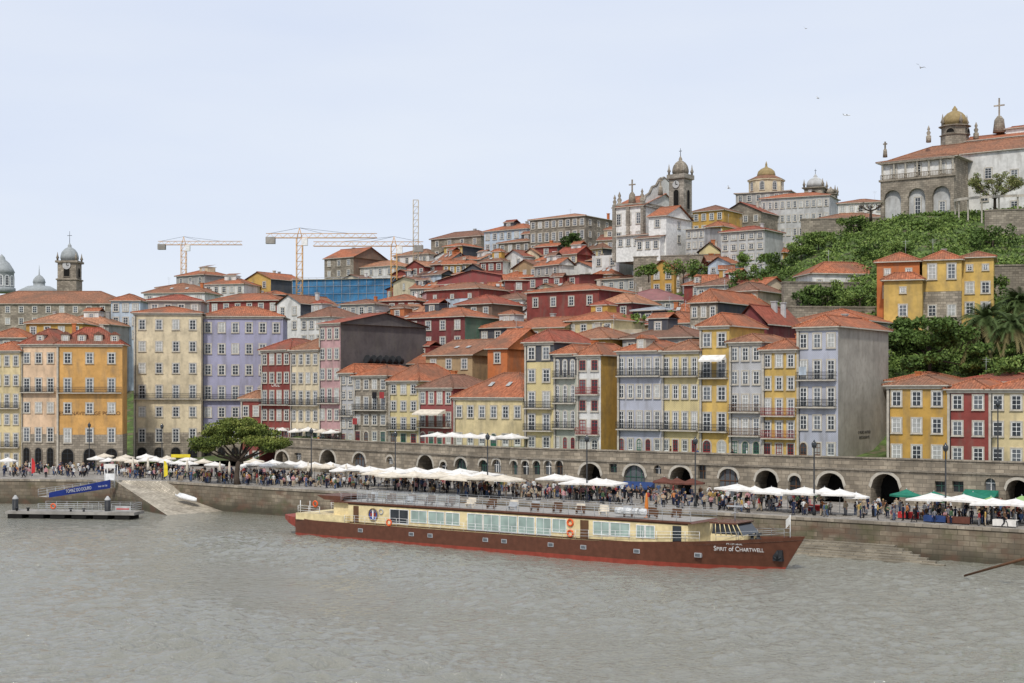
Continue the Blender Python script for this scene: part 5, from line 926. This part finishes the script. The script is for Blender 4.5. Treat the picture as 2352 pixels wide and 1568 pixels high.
def person(px,D,z,pose,rz):
    for k in range(200):
        tc,bc,hc=RR.choice(['black','black','black','navy','navy','grey','grey','white','white','red','beige','blue','green','pink','brown','orange','mustard']),RR.choice(['black','black','navy','blue','grey','beige']),RR.choice(['dark','dark','brown','brown','fair','grey'])
        core=f'{hc}-haired person in {tc} top and {bc} trousers'; pl='on upper street' if z>6 else place(px); lab=f'{core} {pose} {pl}'
        if lab not in USED: break
    bm_,hm=PM[pose]; s=RR.uniform(.88,1.08); o=obj('person',bm_,None,(gx(px,D),D,z),rz); o.scale=(s*RR.uniform(.95,1.1),s*RR.uniform(.95,1.1),s)
    for i,mm in ((1,'cloth_'+tc),(2,'cloth_'+bc)): o.material_slots[i].link='OBJECT'; o.material_slots[i].material=M(mm)
    h=obj('hair',hm,o); h.material_slots[0].link='OBJECT'; h.material_slots[0].material=M('hair_'+hc); tag(o,lab,'person','people in the waterfront crowd'); return f'chair of {core} {pl}'
ch=obj('cafe_chair',None); m=MB(); m.box((-.22,-.22,.42),(.22,.22,.46)); m.build('seat',['wood'],ch); m=MB(); m.box((-.22,.19,.55),(.22,.22,.88)); m.build('backrest',['wood'],ch)
for x in(-.19,.19):
    for y in(-.19,.2): m=MB(); m.tube((x,y,0),(x,y,.42 if y<0 else .88),.018,.018,4); m.build('leg',['iron'],ch)
nch=[0]
def seated(px,D,rz,z=QZ):
    e=ch if nch[0]==0 else copytree(ch); e.location=(gx(px,D),D,z); e.rotation_euler=(0,0,rz); nch[0]+=1
    tag(e,person(px,D,z-.02,'seated',rz),'chair','cafe chairs under the parasols')
Z_=[(0,280,20,30,5),(285,540,44,1.5,9),(540,720,28,1.5,10),(720,860,18,3,12),(860,1200,30,3,14),(1200,1430,32,2,12),(1430,1660,26,5,16),(1660,2000,26,1.5,10),(2000,2352,48,1.2,9)]
for x0,x1,n,t0,t1 in Z_:
    grp=[RR.uniform(x0,x1) for _ in range(max(3,n//4))]
    for i in range(n):
        px=RR.uniform(x0,x1) if RR.random()<.45 else min(x1,max(x0,RR.choice(grp)+RR.gauss(0,9)))
        if x1==280: D=RR.uniform(229,247)
        else: D=Dt(px,t0+(t1-t0)*RR.random()**1.4)
        if 270<px<400 and D<222: D=224
        if RR.random()<.12: seated(px,D,RR.uniform(0,6.28))
        else: person(px,D,QZ,RR.choice(['standing','standing','walking','walking','walking','holding phone','arms folded']),RR.uniform(0,6.28))
for i in range(8): px=RR.choice([RR.uniform(645,780),RR.uniform(985,1190),RR.uniform(1450,2000)]); person(px,wallD(px)+RR.uniform(1.2,2.2),8.32,'standing',RR.uniform(0,6.28))
# the dense crowd further in, one mass
PL=[pmesh(p,True)[0] for p in ('standing','walking','arms folded','seated')]
cm=['skin','shoe','hair_dark']+['cloth_'+c for c in PC]; VV=[];FF=[];MI=[]; nv=0
dat=[]
for me in PL:
    co=np.empty(len(me.vertices)*3); me.vertices.foreach_get('co',co); dat.append((co.reshape(-1,3),[tuple(p.vertices) for p in me.polygons],[p.material_index for p in me.polygons]))
ck=list(PC); ZC=[(0,280,80),(285,560,110),(560,860,110),(860,1200,110),(1200,1430,70),(1430,1660,60),(1660,2000,55),(2000,2352,75)]
for x0,x1,n in ZC:
    grp=[RR.uniform(x0,x1) for _ in range(n//7)]
    for i in range(n):
        px=RR.uniform(x0,x1) if RR.random()<.5 else min(x1,max(x0,RR.choice(grp)+RR.gauss(0,12)))
        if x1==280: D=RR.uniform(230,253)
        else: t=RR.uniform(2.5,19); D=Dt(px,t); D=min(D,wallD(px)-1.2) if px>640 else D
        co,pf,pm=dat[RR.choice([0,0,1,1,2,3])]; r=RR.uniform(0,6.28); s=RR.uniform(.88,1.08); c_,s_=math.cos(r)*s,math.sin(r)*s
        VV+= [(gx(px,D)+x*c_-y*s_,D+x*s_+y*c_,QZ+z*s) for x,y,z in co.tolist()]; FF+=[tuple(q+nv for q in f) for f in pf]; nv+=len(co)
        tp=3+ck.index(RR.choice(['black','black','black','navy','navy','grey','grey','white','white','red','beige','blue','brown','green','pink'])); bt=3+ck.index(RR.choice(['black','black','navy','blue','grey','beige'])); mp_=[0,tp,bt,1,2]; MI+=[mp_[k] for k in pm]
me=bpy.data.meshes.new('crowd'); me.from_pydata(VV,[],FF)
for c in cm: me.materials.append(M(c))
me.polygons.foreach_set('material_index',MI); o=obj('crowd',me); o['kind']='stuff'; o['label']='dense crowd of people further back under the parasols and along the arcade'; o['category']='crowd'
tb=obj('cafe_table',None); m=MB(); m.lathe([(.4,.72),(.4,.75)],12); m.build('tabletop',['white_paint'],tb); m=MB(); m.tube((0,0,0),(0,0,.72),.035); m.lathe([(.28,0),(.05,.06)],10); m.build('pedestal',['iron'],tb)
for k,(px,t) in enumerate(((300,9),(360,12),(450,10),(600,12),(700,12),(800,11),(890,7),(950,8),(1010,7),(1090,6),(1150,7),(1290,8),(1340,7),(1700,6),(1780,6),(1860,6),(1940,6))):
    e=tb if k==0 else copytree(tb); D=Dt(px,t); e.location=(gx(px,D),D,QZ); lab=f'round white cafe table under the parasols {place(px)}'
    if lab in USED: lab=lab.replace('round white','second round white')
    tag(e,lab,'table','cafe tables under the parasols')
# ---------------------------------------------------------------- light, sky, camera
W_=bpy.data.worlds.new('World'); bpy.context.scene.world=W_; W_.use_nodes=True; nt=W_.node_tree; N=nt.nodes; L=nt.links; N.clear()
sd=Vector((-.16,-.72,.86)).normalized(); el=math.asin(sd.z); rot=math.atan2(sd.x,sd.y)
sk=N.new('ShaderNodeTexSky'); sk.sky_type='NISHITA'; sk.sun_disc=False; sk.sun_elevation=el; sk.sun_rotation=rot
b1=N.new('ShaderNodeBackground'); b1.inputs[1].default_value=.10; L.new(sk.outputs[0],b1.inputs[0])
tc=N.new('ShaderNodeTexCoord'); mp=N.new('ShaderNodeMapping'); mp.inputs['Scale'].default_value=(1,1,4); L.new(tc.outputs['Generated'],mp.inputs[0]); nz=N.new('ShaderNodeTexNoise'); nz.inputs['Scale'].default_value=2.4; nz.inputs['Detail'].default_value=6; L.new(mp.outputs[0],nz.inputs['Vector'])
cr=N.new('ShaderNodeValToRGB'); cr.color_ramp.elements[0].position=.32; cr.color_ramp.elements[0].color=(.74,.81,.97,1); cr.color_ramp.elements[1].position=.7; cr.color_ramp.elements[1].color=(.84,.89,.985,1); L.new(nz.outputs['Fac'],cr.inputs[0])
b2=N.new('ShaderNodeBackground'); b2.inputs[1].default_value=1.02; L.new(cr.outputs[0],b2.inputs[0]); mx=N.new('ShaderNodeMixShader'); mx.inputs[0].default_value=.86; L.new(b1.outputs[0],mx.inputs[1]); L.new(b2.outputs[0],mx.inputs[2]); ow=N.new('ShaderNodeOutputWorld'); L.new(mx.outputs[0],ow.inputs[0])
sl=bpy.data.lights.new('sun','SUN'); sl.energy=2.6; sl.angle=math.radians(4); sl.color=(1,.95,.87); so_=bpy.data.objects.new('sun',sl); C.objects.link(so_); so_.rotation_euler=sd.to_track_quat('Z','Y').to_euler()
cam=bpy.data.cameras.new('camera'); cam.sensor_width=36; cam.lens=36*F/2352; cam.shift_y=116/2352; cam.clip_end=20000; co=bpy.data.objects.new('camera',cam); C.objects.link(co); co.location=(0,0,HH); co.rotation_euler=(PI/2,0,0); bpy.context.scene.camera=co
bpy.context.scene.view_settings.view_transform='Standard'
print('objects',len(bpy.data.objects))
